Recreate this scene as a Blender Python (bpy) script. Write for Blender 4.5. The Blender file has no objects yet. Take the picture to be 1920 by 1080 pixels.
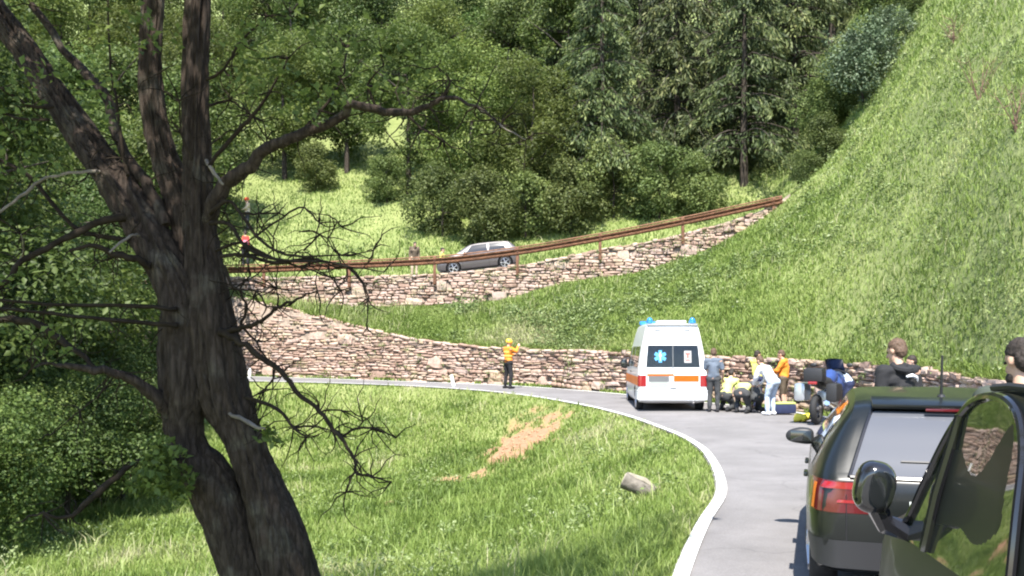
import bpy, bmesh, math, random
import numpy as np
from mathutils import Vector, Matrix, Euler

random.seed(7)
rng = np.random.default_rng(7)
R = math.radians
scene = bpy.context.scene
col = scene.collection

# ------------------------------------------------------------------ camera
F, CX, HY, CAMZ = 1650.0, 960.0, 653.0, 1.75      # focal length / horizon row of the 1920 px photograph
cam_d = bpy.data.cameras.new('camera')
cam = bpy.data.objects.new('camera', cam_d)
col.objects.link(cam)
cam.location = (0, 0, CAMZ)
cam.rotation_euler = (R(90), 0, 0)
cam_d.sensor_width = 36.0
cam_d.lens = 36.0 * F / 1920.0
cam_d.shift_y = (HY - 540.0) / 1920.0
cam_d.clip_start = 0.05
cam_d.clip_end = 2000
scene.camera = cam

# ------------------------------------------------------------------ sky, sun, exposure
SUN_EL, SUN_AZ = R(58), R(186)                    # azimuth clockwise from +Y (the view direction)
sdir = Vector((math.sin(SUN_AZ) * math.cos(SUN_EL), math.cos(SUN_AZ) * math.cos(SUN_EL), math.sin(SUN_EL)))
world = bpy.data.worlds.new('World')
scene.world = world
world.use_nodes = True
wn = world.node_tree
sky = wn.nodes.new('ShaderNodeTexSky')
sky.sky_type = 'NISHITA'
sky.sun_disc = False
sky.sun_elevation = SUN_EL
sky.sun_rotation = SUN_AZ
sky.altitude = 900
wn.links.new(sky.outputs[0], wn.nodes['Background'].inputs[0])
wn.nodes['Background'].inputs[1].default_value = 0.15
sl = bpy.data.lights.new('sun', 'SUN')
sl.energy = 4.6
sl.angle = R(0.55)
sl.color = (1.0, 0.95, 0.87)
so = bpy.data.objects.new('sun', sl)
col.objects.link(so)
so.rotation_euler = (-sdir).to_track_quat('-Z', 'Y').to_euler()
so.location = (10, -20, 40)
vs = scene.view_settings
vs.view_transform = 'Standard'
vs.look = 'None'
vs.gamma = 1.0
vs.exposure = 1.5
scene.cycles.filter_width = 2.1
scene.cycles.max_bounces = 5
scene.cycles.diffuse_bounces = 2
scene.cycles.transparent_max_bounces = 6
scene.cycles.caustics_reflective = False
scene.cycles.caustics_refractive = False

# ------------------------------------------------------------------ helpers
def PX(px, py, Y):
    """a point seen at photo pixel (px, py) that stands Y metres ahead"""
    return Vector(((px - CX) / F * Y, Y, CAMZ - (py - HY) / F * Y))

def link(o, parent=None):
    col.objects.link(o)
    if parent is not None:
        o.parent = parent
    return o

def tag(o, label=None, cat=None, group=None, kind=None):
    if label: o['label'] = label
    if cat: o['category'] = cat
    if group: o['group'] = group
    if kind: o['kind'] = kind
    return o

def empty(name, loc, rz=0.0, rx=0.0, ry=0.0):
    o = bpy.data.objects.new(name, None)
    o.empty_display_size = 0.2
    o.location = loc
    o.rotation_euler = (rx, ry, rz)
    return link(o)

def np_mesh(name, verts, faces, attrs=None, smooth=False):
    """verts (n,3); faces (m,k) all with k corners"""
    me = bpy.data.meshes.new(name)
    verts = np.asarray(verts, dtype=np.float32)
    faces = np.asarray(faces, dtype=np.int32)
    m, k = faces.shape
    me.vertices.add(len(verts)); me.vertices.foreach_set('co', verts.ravel())
    me.loops.add(m * k); me.loops.foreach_set('vertex_index', faces.ravel())
    me.polygons.add(m)
    me.polygons.foreach_set('loop_start', np.arange(0, m * k, k, dtype=np.int32))
    if smooth:
        me.polygons.foreach_set('use_smooth', np.ones(m, dtype=bool))
    me.update(calc_edges=True)
    for an, av in (attrs or {}).items():
        a = me.attributes.new(an, 'FLOAT', 'POINT')
        a.data.foreach_set('value', np.asarray(av, dtype=np.float32))
    return me

def obj(name, me, mat, parent=None):
    o = bpy.data.objects.new(name, me)
    if mat is not None and not me.materials:
        me.materials.append(mat)
    return link(o, parent)

def superball(mb, c, size, p=3.2, n=3, rot=None):
    g = bmesh.ops.create_icosphere(mb.bm, subdivisions=n, radius=1.0)
    m = rot.to_matrix() if rot else Matrix.Identity(3)
    for v in g['verts']:
        q = v.co; k = (abs(q.x) ** p + abs(q.y) ** p + abs(q.z) ** p) ** (-1 / p)
        v.co = Vector(c) + m @ Vector((q.x * k * size[0] / 2, q.y * k * size[1] / 2, q.z * k * size[2] / 2))
    return g['verts']

class MB:
    """collects simple shapes, then becomes one mesh object"""
    def __init__(s): s.bm = bmesh.new()
    def box(s, c, d, rot=None, bev=0.0):
        m = Matrix.Translation(c) @ (rot.to_matrix().to_4x4() if rot else Matrix()) @ Matrix.Diagonal((d[0], d[1], d[2], 1))
        g = bmesh.ops.create_cube(s.bm, size=1.0, matrix=m)
        if bev > 0:
            vset = set(g['verts'])
            es = [e for e in s.bm.edges if e.verts[0] in vset and e.verts[1] in vset]
            bmesh.ops.bevel(s.bm, geom=es, offset=bev, segments=2, profile=0.6, affect='EDGES')
        return s
    def cyl(s, a, b, r0, r1=None, n=12, caps=True):
        a, b = Vector(a), Vector(b)
        d = b - a
        q = d.to_track_quat('Z', 'Y').to_matrix().to_4x4()
        bmesh.ops.create_cone(s.bm, cap_ends=caps, segments=n, radius1=r0, radius2=r0 if r1 is None else r1,
                              depth=d.length, matrix=Matrix.Translation((a + b) / 2) @ q)
        return s
    def ball(s, c, r, sc=(1, 1, 1), n=2, rot=None):
        m = Matrix.Translation(c) @ (rot.to_matrix().to_4x4() if rot else Matrix()) @ Matrix.Diagonal((sc[0], sc[1], sc[2], 1))
        bmesh.ops.create_icosphere(s.bm, subdivisions=n, radius=r, matrix=m)
        return s
    def cap(s, a, b, r0, r1=None, n=10):
        r1 = r0 if r1 is None else r1
        a, b = Vector(a), Vector(b)
        if (b - a).length > 1e-4: s.cyl(a, b, r0, r1, n)
        s.ball(a, r0 * 1.001, n=2); s.ball(b, r1 * 1.001, n=2)
        return s
    def torus(s, c, axis, R0, r0, n=28, m=10):
        q = Vector(axis).to_track_quat('Z', 'Y').to_matrix()
        vs = []
        for i in range(n):
            t = 2 * math.pi * i / n
            ring = []
            for j in range(m):
                p = 2 * math.pi * j / m
                v = Vector(((R0 + r0 * math.cos(p)) * math.cos(t), (R0 + r0 * math.cos(p)) * math.sin(t), r0 * math.sin(p)))
                ring.append(s.bm.verts.new(Vector(c) + q @ v))
            vs.append(ring)
        for i in range(n):
            for j in range(m):
                s.bm.faces.new((vs[i][j], vs[(i + 1) % n][j], vs[(i + 1) % n][(j + 1) % m], vs[i][(j + 1) % m]))
        return s
    def grid(s, pts):
        vs = [[s.bm.verts.new(p) for p in row] for row in pts]
        for i in range(len(vs) - 1):
            for j in range(len(vs[0]) - 1):
                s.bm.faces.new((vs[i][j], vs[i + 1][j], vs[i + 1][j + 1], vs[i][j + 1]))
        return s
    def poly(s, pts):
        s.bm.faces.new([s.bm.verts.new(p) for p in pts]); return s
    def tube(s, pts, rads, n=8, rough=0.0):
        """tapered tube along points"""
        pts = [Vector(p) for p in pts]
        rings = []
        up = Vector((0.13, 0.97, 0.21)).normalized()
        for i, p in enumerate(pts):
            t = (pts[min(i + 1, len(pts) - 1)] - pts[max(i - 1, 0)])
            t = t.normalized() if t.length > 1e-6 else Vector((0, 0, 1))
            u = (up - t * up.dot(t)).normalized()
            w = t.cross(u)
            ring = []
            for j in range(n):
                a = 2 * math.pi * j / n
                rr = rads[i] * (1 + rough * (random.random() - .5) * 2)
                ring.append(s.bm.verts.new(p + (u * math.cos(a) + w * math.sin(a)) * rr))
            rings.append(ring)
        for i in range(len(rings) - 1):
            for j in range(n):
                s.bm.faces.new((rings[i][j], rings[i][(j + 1) % n], rings[i + 1][(j + 1) % n], rings[i + 1][j]))
        s.bm.faces.new(list(reversed(rings[0]))); s.bm.faces.new(rings[-1])
        return s
    def mesh(s, name, smooth=True, angle=40):
        bmesh.ops.recalc_face_normals(s.bm, faces=s.bm.faces)
        me = bpy.data.meshes.new(name)
        if smooth:
            ca = math.cos(R(angle))
            for f in s.bm.faces: f.smooth = True
            for e in s.bm.edges:
                if len(e.link_faces) == 2 and e.link_faces[0].normal.dot(e.link_faces[1].normal) < ca:
                    e.smooth = False
        s.bm.to_mesh(me); s.bm.free()
        return me
    def build(s, name, mat, parent=None, smooth=True, angle=40):
        return obj(name, s.mesh(name, smooth, angle), mat, parent)

def pchip(xs, ys):
    """smooth monotone interpolation"""
    xs = np.asarray(xs, float); ys = np.asarray(ys, float)
    h = np.diff(xs); d = np.diff(ys) / h
    m = np.zeros(len(xs)); m[0], m[-1] = d[0], d[-1]
    for i in range(1, len(xs) - 1):
        if d[i - 1] * d[i] > 0:
            w1, w2 = 2 * h[i] + h[i - 1], h[i] + 2 * h[i - 1]
            m[i] = (w1 + w2) / (w1 / d[i - 1] + w2 / d[i])
    def f(x):
        x = np.clip(np.asarray(x, float), xs[0], xs[-1])
        i = np.clip(np.searchsorted(xs, x) - 1, 0, len(h) - 1)
        t = (x - xs[i]) / h[i]
        return ((2*t**3 - 3*t**2 + 1) * ys[i] + (t**3 - 2*t**2 + t) * h[i] * m[i] + (-2*t**3 + 3*t**2) * ys[i+1] + (t**3 - t**2) * h[i] * m[i+1])
    return f

# cheap value noise for terrain and vegetation patches
_ng = np.random.default_rng(3).random((64, 64, ))
def noise2(x, y):
    x = np.asarray(x, float); y = np.asarray(y, float)
    xi, yi = np.floor(x).astype(int), np.floor(y).astype(int)
    fx, fy = x - xi, y - yi
    fx = fx * fx * (3 - 2 * fx); fy = fy * fy * (3 - 2 * fy)
    g = lambda a, b: _ng[a % 64, b % 64]
    return (g(xi, yi) * (1 - fx) + g(xi + 1, yi) * fx) * (1 - fy) + (g(xi, yi + 1) * (1 - fx) + g(xi + 1, yi + 1) * fx) * fy
def fbm(x, y, o=4):
    s, a, t = 0, 1.0, 0
    for i in range(o):
        s = s + a * noise2(x * 2**i + 13.1 * i, y * 2**i + 7.7 * i); t += a; a *= .55
    return s / t

# ------------------------------------------------------------------ materials
M = {}
def new_mat(name):
    m = bpy.data.materials.new(name); m.use_nodes = True
    nt = m.node_tree
    return m, nt, nt.nodes['Principled BSDF']

def simple(name, c, rough=.6, metal=0.0, spec=.5, noise=0.0, nscale=20.0, bump=0.0, coat=0.0, ior=1.45, sheen=0.0):
    m, nt, b = new_mat(name)
    b.inputs['Base Color'].default_value = (*c, 1)
    b.inputs['Roughness'].default_value = rough
    b.inputs['Metallic'].default_value = metal
    b.inputs['Specular IOR Level'].default_value = spec
    b.inputs['IOR'].default_value = ior
    if coat: b.inputs['Coat Weight'].default_value = coat; b.inputs['Coat Roughness'].default_value = .04
    if noise > 0 or bump > 0:
        tc = nt.nodes.new('ShaderNodeTexCoord')
        n = nt.nodes.new('ShaderNodeTexNoise'); n.inputs['Scale'].default_value = nscale; n.inputs['Detail'].default_value = 5
        nt.links.new(tc.outputs['Object'], n.inputs['Vector'])
        if noise > 0:
            r = nt.nodes.new('ShaderNodeValToRGB')
            r.color_ramp.elements[0].position = .3; r.color_ramp.elements[1].position = .7
            r.color_ramp.elements[0].color = (*[x * (1 - noise) for x in c], 1)
            r.color_ramp.elements[1].color = (*[min(1, x * (1 + noise)) for x in c], 1)
            nt.links.new(n.outputs['Fac'], r.inputs[0]); nt.links.new(r.outputs[0], b.inputs['Base Color'])
        if bump > 0:
            bp = nt.nodes.new('ShaderNodeBump'); bp.inputs['Strength'].default_value = bump; bp.inputs['Distance'].default_value = .02
            nt.links.new(n.outputs['Fac'], bp.inputs['Height']); nt.links.new(bp.outputs[0], b.inputs['Normal'])
    M[name] = m
    return m

def ramp_mat(name, stops, rough=.6, trans=0.0, source='attr', nscale=(3, 30), spec=.3, bump=0.0):
    """colour through a ramp from a per-piece value (attribute 'v' or object random) plus noise"""
    m, nt, b = new_mat(name)
    if source == 'attr':
        a = nt.nodes.new('ShaderNodeAttribute'); a.attribute_name = 'v'; val = a.outputs['Fac']
    elif source == 'object':
        a = nt.nodes.new('ShaderNodeObjectInfo'); val = a.outputs['Random']
    r = nt.nodes.new('ShaderNodeValToRGB')
    while len(r.color_ramp.elements) < len(stops): r.color_ramp.elements.new(.5)
    for e, (p, c) in zip(r.color_ramp.elements, stops): e.position = p; e.color = (*c, 1)
    nt.links.new(val, r.inputs[0])
    out = r.outputs[0]
    if bump > 0 or source == 'object' or name.startswith('stone'):
        tc = nt.nodes.new('ShaderNodeNewGeometry')
        n = nt.nodes.new('ShaderNodeTexNoise'); n.inputs['Scale'].default_value = nscale[1]; n.inputs['Detail'].default_value = 5
        nt.links.new(tc.outputs['Position'], n.inputs['Vector'])
        mx = nt.nodes.new('ShaderNodeMix'); mx.data_type = 'RGBA'; mx.blend_type = 'MULTIPLY'; mx.inputs[0].default_value = .6
        r2 = nt.nodes.new('ShaderNodeValToRGB')
        r2.color_ramp.elements[0].position = .3; r2.color_ramp.elements[0].color = (.55, .5, .45, 1)
        r2.color_ramp.elements[1].position = .65; r2.color_ramp.elements[1].color = (1.15, 1.12, 1.08, 1)
        nt.links.new(n.outputs['Fac'], r2.inputs[0])
        nt.links.new(out, mx.inputs[6]); nt.links.new(r2.outputs[0], mx.inputs[7]); out = mx.outputs[2]
        if bump > 0:
            bp = nt.nodes.new('ShaderNodeBump'); bp.inputs['Strength'].default_value = bump; bp.inputs['Distance'].default_value = .03
            nt.links.new(n.outputs['Fac'], bp.inputs['Height']); nt.links.new(bp.outputs[0], b.inputs['Normal'])
    if name.startswith(('leaf', 'needle')):
        oi = nt.nodes.new('ShaderNodeObjectInfo'); hs = nt.nodes.new('ShaderNodeHueSaturation')
        m1 = nt.nodes.new('ShaderNodeMapRange'); m1.inputs[3].default_value = .482; m1.inputs[4].default_value = .508
        m2 = nt.nodes.new('ShaderNodeMath'); m2.operation = 'MULTIPLY'; m2.inputs[1].default_value = 7.31
        m3 = nt.nodes.new('ShaderNodeMath'); m3.operation = 'FRACT'
        m4 = nt.nodes.new('ShaderNodeMapRange'); m4.inputs[3].default_value = .75; m4.inputs[4].default_value = 1.4
        nt.links.new(oi.outputs['Random'], m1.inputs[0]); nt.links.new(oi.outputs['Random'], m2.inputs[0]); nt.links.new(m2.outputs[0], m3.inputs[0]); nt.links.new(m3.outputs[0], m4.inputs[0])
        nt.links.new(m1.outputs[0], hs.inputs['Hue']); nt.links.new(m4.outputs[0], hs.inputs['Value']); nt.links.new(out, hs.inputs['Color'])
        out = hs.outputs[0]
    nt.links.new(out, b.inputs['Base Color'])
    b.inputs['Roughness'].default_value = rough
    b.inputs['Specular IOR Level'].default_value = spec
    if trans > 0:
        t = nt.nodes.new('ShaderNodeBsdfTranslucent'); ms = nt.nodes.new('ShaderNodeMixShader')
        ms.inputs[0].default_value = trans
        nt.links.new(out, t.inputs[0]); nt.links.new(b.outputs[0], ms.inputs[1]); nt.links.new(t.outputs[0], ms.inputs[2])
        nt.links.new(ms.outputs[0], nt.nodes['Material Output'].inputs[0])
    M[name] = m
    return m

def ground_mat(name, c1, c2, c3=None, soil=None):
    m, nt, b = new_mat(name)
    g = nt.nodes.new('ShaderNodeNewGeometry')
    n1 = nt.nodes.new('ShaderNodeTexNoise'); n1.inputs['Scale'].default_value = .55; n1.inputs['Detail'].default_value = 8; n1.inputs['Roughness'].default_value = .7
    n2 = nt.nodes.new('ShaderNodeTexNoise'); n2.inputs['Scale'].default_value = 9; n2.inputs['Detail'].default_value = 4
    nt.links.new(g.outputs['Position'], n1.inputs['Vector']); nt.links.new(g.outputs['Position'], n2.inputs['Vector'])
    r = nt.nodes.new('ShaderNodeValToRGB')
    r.color_ramp.elements[0].position = .35; r.color_ramp.elements[0].color = (*c1, 1)
    r.color_ramp.elements[1].position = .65; r.color_ramp.elements[1].color = (*c2, 1)
    nt.links.new(n1.outputs['Fac'], r.inputs[0])
    mx = nt.nodes.new('ShaderNodeMix'); mx.data_type = 'RGBA'; mx.blend_type = 'MULTIPLY'; mx.inputs[0].default_value = .5
    nt.links.new(r.outputs[0], mx.inputs[6]); nt.links.new(n2.outputs['Fac'], mx.inputs[7])
    out = mx.outputs[2]
    if soil:
        a = nt.nodes.new('ShaderNodeAttribute'); a.attribute_name = 'soil'
        m2 = nt.nodes.new('ShaderNodeMix'); m2.data_type = 'RGBA'
        rs = nt.nodes.new('ShaderNodeValToRGB')
        rs.color_ramp.elements[0].position = .35; rs.color_ramp.elements[0].color = (*[x * .7 for x in soil], 1)
        rs.color_ramp.elements[1].position = .7; rs.color_ramp.elements[1].color = (*soil, 1)
        nt.links.new(n2.outputs['Fac'], rs.inputs[0])
        nt.links.new(a.outputs['Fac'], m2.inputs[0]); nt.links.new(out, m2.inputs[6]); nt.links.new(rs.outputs[0], m2.inputs[7]); out = m2.outputs[2]
    nt.links.new(out, b.inputs['Base Color'])
    b.inputs['Roughness'].default_value = .95
    bp = nt.nodes.new('ShaderNodeBump'); bp.inputs['Strength'].default_value = .6; bp.inputs['Distance'].default_value = .08
    nt.links.new(n2.outputs['Fac'], bp.inputs['Height']); nt.links.new(bp.outputs[0], b.inputs['Normal'])
    M[name] = m
    return m

def asphalt_mat(name, c):
    m, nt, b = new_mat(name)
    g = nt.nodes.new('ShaderNodeNewGeometry')
    n1 = nt.nodes.new('ShaderNodeTexNoise'); n1.inputs['Scale'].default_value = .8; n1.inputs['Detail'].default_value = 9; n1.inputs['Roughness'].default_value = .68
    n2 = nt.nodes.new('ShaderNodeTexNoise'); n2.inputs['Scale'].default_value = 70; n2.inputs['Detail'].default_value = 3
    vo = nt.nodes.new('ShaderNodeTexVoronoi'); vo.feature = 'DISTANCE_TO_EDGE'; vo.inputs['Scale'].default_value = .22
    nz = nt.nodes.new('ShaderNodeTexNoise'); nz.inputs['Scale'].default_value = 1.3; nz.inputs['Detail'].default_value = 4
    av = nt.nodes.new('ShaderNodeVectorMath'); av.operation = 'ADD'
    nt.links.new(g.outputs['Position'], nz.inputs['Vector']); nt.links.new(g.outputs['Position'], av.inputs[0]); nt.links.new(nz.outputs['Color'], av.inputs[1])
    nt.links.new(av.outputs[0], vo.inputs['Vector'])
    for n in (n1, n2): nt.links.new(g.outputs['Position'], n.inputs['Vector'])
    r = nt.nodes.new('ShaderNodeValToRGB')
    r.color_ramp.elements[0].position = .3; r.color_ramp.elements[0].color = (*[x * .70 for x in c], 1)
    r.color_ramp.elements[1].position = .7; r.color_ramp.elements[1].color = (*[x * 1.1 for x in c], 1)
    nt.links.new(n1.outputs['Fac'], r.inputs[0])
    r2 = nt.nodes.new('ShaderNodeValToRGB')
    r2.color_ramp.elements[0].position = .25; r2.color_ramp.elements[0].color = (.72, .72, .72, 1)
    r2.color_ramp.elements[1].position = .7; r2.color_ramp.elements[1].color = (1.12, 1.12, 1.12, 1)
    nt.links.new(n2.outputs['Fac'], r2.inputs[0])
    r3 = nt.nodes.new('ShaderNodeValToRGB')
    r3.color_ramp.elements[0].position = .0; r3.color_ramp.elements[0].color = (.72, .72, .72, 1)
    r3.color_ramp.elements[1].position = .006; r3.color_ramp.elements[1].color = (1, 1, 1, 1)
    nt.links.new(vo.outputs['Distance'], r3.inputs[0])
    mx = nt.nodes.new('ShaderNodeMix'); mx.data_type = 'RGBA'; mx.blend_type = 'MULTIPLY'; mx.inputs[0].default_value = .8
    nt.links.new(r.outputs[0], mx.inputs[6]); nt.links.new(r2.outputs[0], mx.inputs[7])
    m3 = nt.nodes.new('ShaderNodeMix'); m3.data_type = 'RGBA'; m3.blend_type = 'MULTIPLY'; m3.inputs[0].default_value = .8
    nt.links.new(mx.outputs[2], m3.inputs[6]); nt.links.new(r3.outputs[0], m3.inputs[7])
    nt.links.new(m3.outputs[2], b.inputs['Base Color'])
    b.inputs['Roughness'].default_value = .85
    bp = nt.nodes.new('ShaderNodeBump'); bp.inputs['Strength'].default_value = .35; bp.inputs['Distance'].default_value = .01
    nt.links.new(n2.outputs['Fac'], bp.inputs['Height']); nt.links.new(bp.outputs[0], b.inputs['Normal'])
    M[name] = m
    return m

def bark_mat(name, c1, c2, c3):
    m, nt, b = new_mat(name)
    tc = nt.nodes.new('ShaderNodeTexCoord')
    mp = nt.nodes.new('ShaderNodeMapping'); mp.inputs['Scale'].default_value = (16, 16, 3.2)
    n1 = nt.nodes.new('ShaderNodeTexNoise'); n1.inputs['Scale'].default_value = 1.6; n1.inputs['Detail'].default_value = 8; n1.inputs['Roughness'].default_value = .7
    n2 = nt.nodes.new('ShaderNodeTexNoise'); n2.inputs['Scale'].default_value = 3.5; n2.inputs['Detail'].default_value = 6
    vo = nt.nodes.new('ShaderNodeTexVoronoi'); vo.inputs['Scale'].default_value = 1.3; vo.feature = 'DISTANCE_TO_EDGE'
    nt.links.new(tc.outputs['Object'], mp.inputs[0]); nt.links.new(mp.outputs[0], n1.inputs['Vector']); nt.links.new(tc.outputs['Object'], n2.inputs['Vector'])
    av = nt.nodes.new('ShaderNodeVectorMath'); av.operation = 'ADD'
    nt.links.new(mp.outputs[0], av.inputs[0]); nt.links.new(n1.outputs['Color'], av.inputs[1]); nt.links.new(av.outputs[0], vo.inputs['Vector'])
    r = nt.nodes.new('ShaderNodeValToRGB')
    r.color_ramp.elements[0].position = .3; r.color_ramp.elements[0].color = (*c1, 1)
    r.color_ramp.elements[1].position = .68; r.color_ramp.elements[1].color = (*c2, 1)
    nt.links.new(n1.outputs['Fac'], r.inputs[0])
    mx = nt.nodes.new('ShaderNodeMix'); mx.data_type = 'RGBA'
    r2 = nt.nodes.new('ShaderNodeValToRGB')
    r2.color_ramp.elements[0].position = .57; r2.color_ramp.elements[0].color = (0, 0, 0, 1)
    r2.color_ramp.elements[1].position = .72; r2.color_ramp.elements[1].color = (.8, .8, .8, 1)
    nt.links.new(n2.outputs['Fac'], r2.inputs[0]); nt.links.new(r2.outputs[0], mx.inputs[0])
    nt.links.new(r.outputs[0], mx.inputs[6]); mx.inputs[7].default_value = (*c3, 1)
    cr = nt.nodes.new('ShaderNodeValToRGB')
    cr.color_ramp.elements[0].position = .02; cr.color_ramp.elements[0].color = (.5, .47, .44, 1)
    cr.color_ramp.elements[1].position = .22; cr.color_ramp.elements[1].color = (1, 1, 1, 1)
    nt.links.new(vo.outputs['Distance'], cr.inputs[0])
    mc = nt.nodes.new('ShaderNodeMix'); mc.data_type = 'RGBA'; mc.blend_type = 'MULTIPLY'; mc.inputs[0].default_value = .9
    nt.links.new(mx.outputs[2], mc.inputs[6]); nt.links.new(cr.outputs[0], mc.inputs[7])
    nt.links.new(mc.outputs[2], b.inputs['Base Color'])
    b.inputs['Roughness'].default_value = .9; b.inputs['Specular IOR Level'].default_value = .2
    ad = nt.nodes.new('ShaderNodeMath'); ad.operation = 'ADD'
    nt.links.new(vo.outputs['Distance'], ad.inputs[0]); nt.links.new(n1.outputs['Fac'], ad.inputs[1])
    bp = nt.nodes.new('ShaderNodeBump'); bp.inputs['Strength'].default_value = .7; bp.inputs['Distance'].default_value = .03
    nt.links.new(ad.outputs[0], bp.inputs['Height']); nt.links.new(bp.outputs[0], b.inputs['Normal'])
    M[name] = m
    return m

GR_STOPS = [(0, (.095, .148, .032)), (.35, (.165, .238, .050)), (.7, (.24, .312, .082)), (.9, (.32, .365, .14)), (1, (.41, .395, .23))]
ramp_mat('grass_blade', GR_STOPS, .55, .35)
ramp_mat('weed_leaf', [(0, (.11, .16, .05)), (.5, (.19, .25, .085)), (.85, (.28, .335, .15)), (1, (.38, .42, .27))], .5, .3)
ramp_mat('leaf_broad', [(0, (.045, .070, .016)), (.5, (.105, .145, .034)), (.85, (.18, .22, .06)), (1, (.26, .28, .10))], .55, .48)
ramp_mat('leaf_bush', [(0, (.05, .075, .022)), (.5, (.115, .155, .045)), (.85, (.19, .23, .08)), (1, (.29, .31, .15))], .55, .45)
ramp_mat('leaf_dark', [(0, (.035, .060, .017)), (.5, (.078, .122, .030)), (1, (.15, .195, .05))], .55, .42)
ramp_mat('needle', [(0, (.018, .030, .012)), (.5, (.05, .075, .025)), (.85, (.11, .14, .045)), (1, (.18, .20, .075))], .6, .2)
ramp_mat('leaf_silver', [(0, (.06, .09, .045)), (.5, (.12, .17, .09)), (1, (.27, .31, .2))], .5, .25)
STONE = [(0, (.25, .17, .135)), (.2, (.37, .26, .21)), (.42, (.44, .33, .275)), (.62, (.40, .31, .275)), (.8, (.49, .39, .31)), (1, (.33, .25, .175))]
ramp_mat('stone', STONE, .85, 0, 'object', (2, 9), .3, .5)
ramp_mat('stone_far', STONE, .85, 0, 'attr', (2, 9), .3, .5)
simple('wall_core', (.21, .165, .13), .95, noise=.4, nscale=6, bump=.6)
ground_mat('meadow_soil', (.17, .215, .055), (.28, .315, .11), soil=(.37, .205, .115))
ground_mat('hill_soil', (.16, .205, .055), (.27, .31, .105))
asphalt_mat('asphalt', (.192, .183, .182))
simple('white_paint', (.78, .78, .76), .6, noise=.08, nscale=6)
def worn_line():
    m, nt, b = new_mat('worn_line')
    g = nt.nodes.new('ShaderNodeNewGeometry')
    n1 = nt.nodes.new('ShaderNodeTexNoise'); n1.inputs['Scale'].default_value = 5.5; n1.inputs['Detail'].default_value = 9; n1.inputs['Roughness'].default_value = .75
    nt.links.new(g.outputs['Position'], n1.inputs['Vector'])
    r = nt.nodes.new('ShaderNodeValToRGB')
    for e, (p, c) in zip(r.color_ramp.elements, [(.36, (.24, .235, .23)), (.46, (.66, .66, .64))]): e.position = p; e.color = (*c, 1)
    nt.links.new(n1.outputs['Fac'], r.inputs[0]); nt.links.new(r.outputs[0], b.inputs['Base Color']); b.inputs['Roughness'].default_value = .7
    M['worn_line'] = m
worn_line()
bark_mat('bark', (.022, .016, .012), (.072, .053, .041), (.115, .102, .080))
bark_mat('bark_far', (.04, .032, .026), (.10, .085, .07), (.13, .12, .10))
simple('dry_stem', (.17, .10, .075), .85)
simple('dead_twig', (.15, .125, .10), .85, noise=.3, nscale=12)
simple('twig', (.026, .020, .015), .95, spec=.05, noise=.35, nscale=14)
simple('rust_steel', (.20, .095, .05), .75, noise=.4, nscale=5, bump=.2)
simple('rust_dark', (.15, .07, .04), .8, noise=.35, nscale=6)

# ------------------------------------------------------------------ terrain
def zroad(Y):
    Y = np.asarray(Y, float)
    return .033 * np.log1p(np.exp(np.clip((Y - 25) / 1.5, -30, 30))) * 1.5

EDGE = np.array([(-3.0, -14), (-2.2, -8), (-1.0, -2), (0.2, 3), (1.0, 6), (1.93, 9.1), (2.39, 10.4), (2.69, 11.7), (3.06, 13.9), (3.25, 15.5), (3.3, 17.3), (3.17, 19.6),
                 (2.98, 21.9), (2.47, 24.7), (1.35, 27.8), (-.3, 30.6), (-2.8, 33), (-6, 34.8), (-10, 36.2), (-15, 37.3), (-24, 38.5), (-34, 39.5)])
def smooth_poly(P, n=240):
    P = np.asarray(P, float)
    t = np.r_[0, np.cumsum(np.linalg.norm(np.diff(P, axis=0), axis=1))]
    fx = [pchip(t, P[:, k]) for k in range(P.shape[1])]
    # pchip kinks a little at extrema; average it
    tt = np.linspace(0, t[-1], n)
    Q = np.stack([f(tt) for f in fx], 1)
    for _ in range(3): Q[1:-1] = (Q[:-2] + 2 * Q[1:-1] + Q[2:]) / 4
    return Q
EDGE_S = smooth_poly(EDGE, 260)

def edge_dist(X, Y):
    """signed distance to the road's left edge, positive on the meadow side"""
    X = np.asarray(X, float).ravel(); Y = np.asarray(Y, float).ravel()
    best = np.full(X.shape, 1e9); sign = np.ones(X.shape)
    A, B = EDGE_S[:-1], EDGE_S[1:]
    for a, b in zip(A, B):
        d = b - a; L = d @ d
        t = np.clip(((X - a[0]) * d[0] + (Y - a[1]) * d[1]) / L, 0, 1)
        qx, qy = X - a[0] - t * d[0], Y - a[1] - t * d[1]
        r = qx * qx + qy * qy
        s = np.where(d[0] * (Y - a[1]) - d[1] * (X - a[0]) > 0, 1.0, -1.0)
        up = r < best
        best = np.where(up, r, best); sign = np.where(up, s, sign)
    return np.sqrt(best) * sign

def meadow_z(X, Y):
    X = np.asarray(X, float); Y = np.asarray(Y, float)
    d = edge_dist(X, Y).reshape(X.shape)
    g = np.where(d > .25, 1.95 * (1 - np.exp(-np.maximum(d - .25, 0) / 3.6)), 0)
    bump = (fbm(X * .35, Y * .35) - .5) * .5 * np.clip((d - .4) / 2, 0, 1)
    mound = .35 * np.exp(-(((X + 1.2) / 2.0) ** 2 + ((Y - 28.5) / 1.6) ** 2))
    return zroad(Y) - g + bump + mound * np.clip(d / .8, 0, 1) - .03

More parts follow.
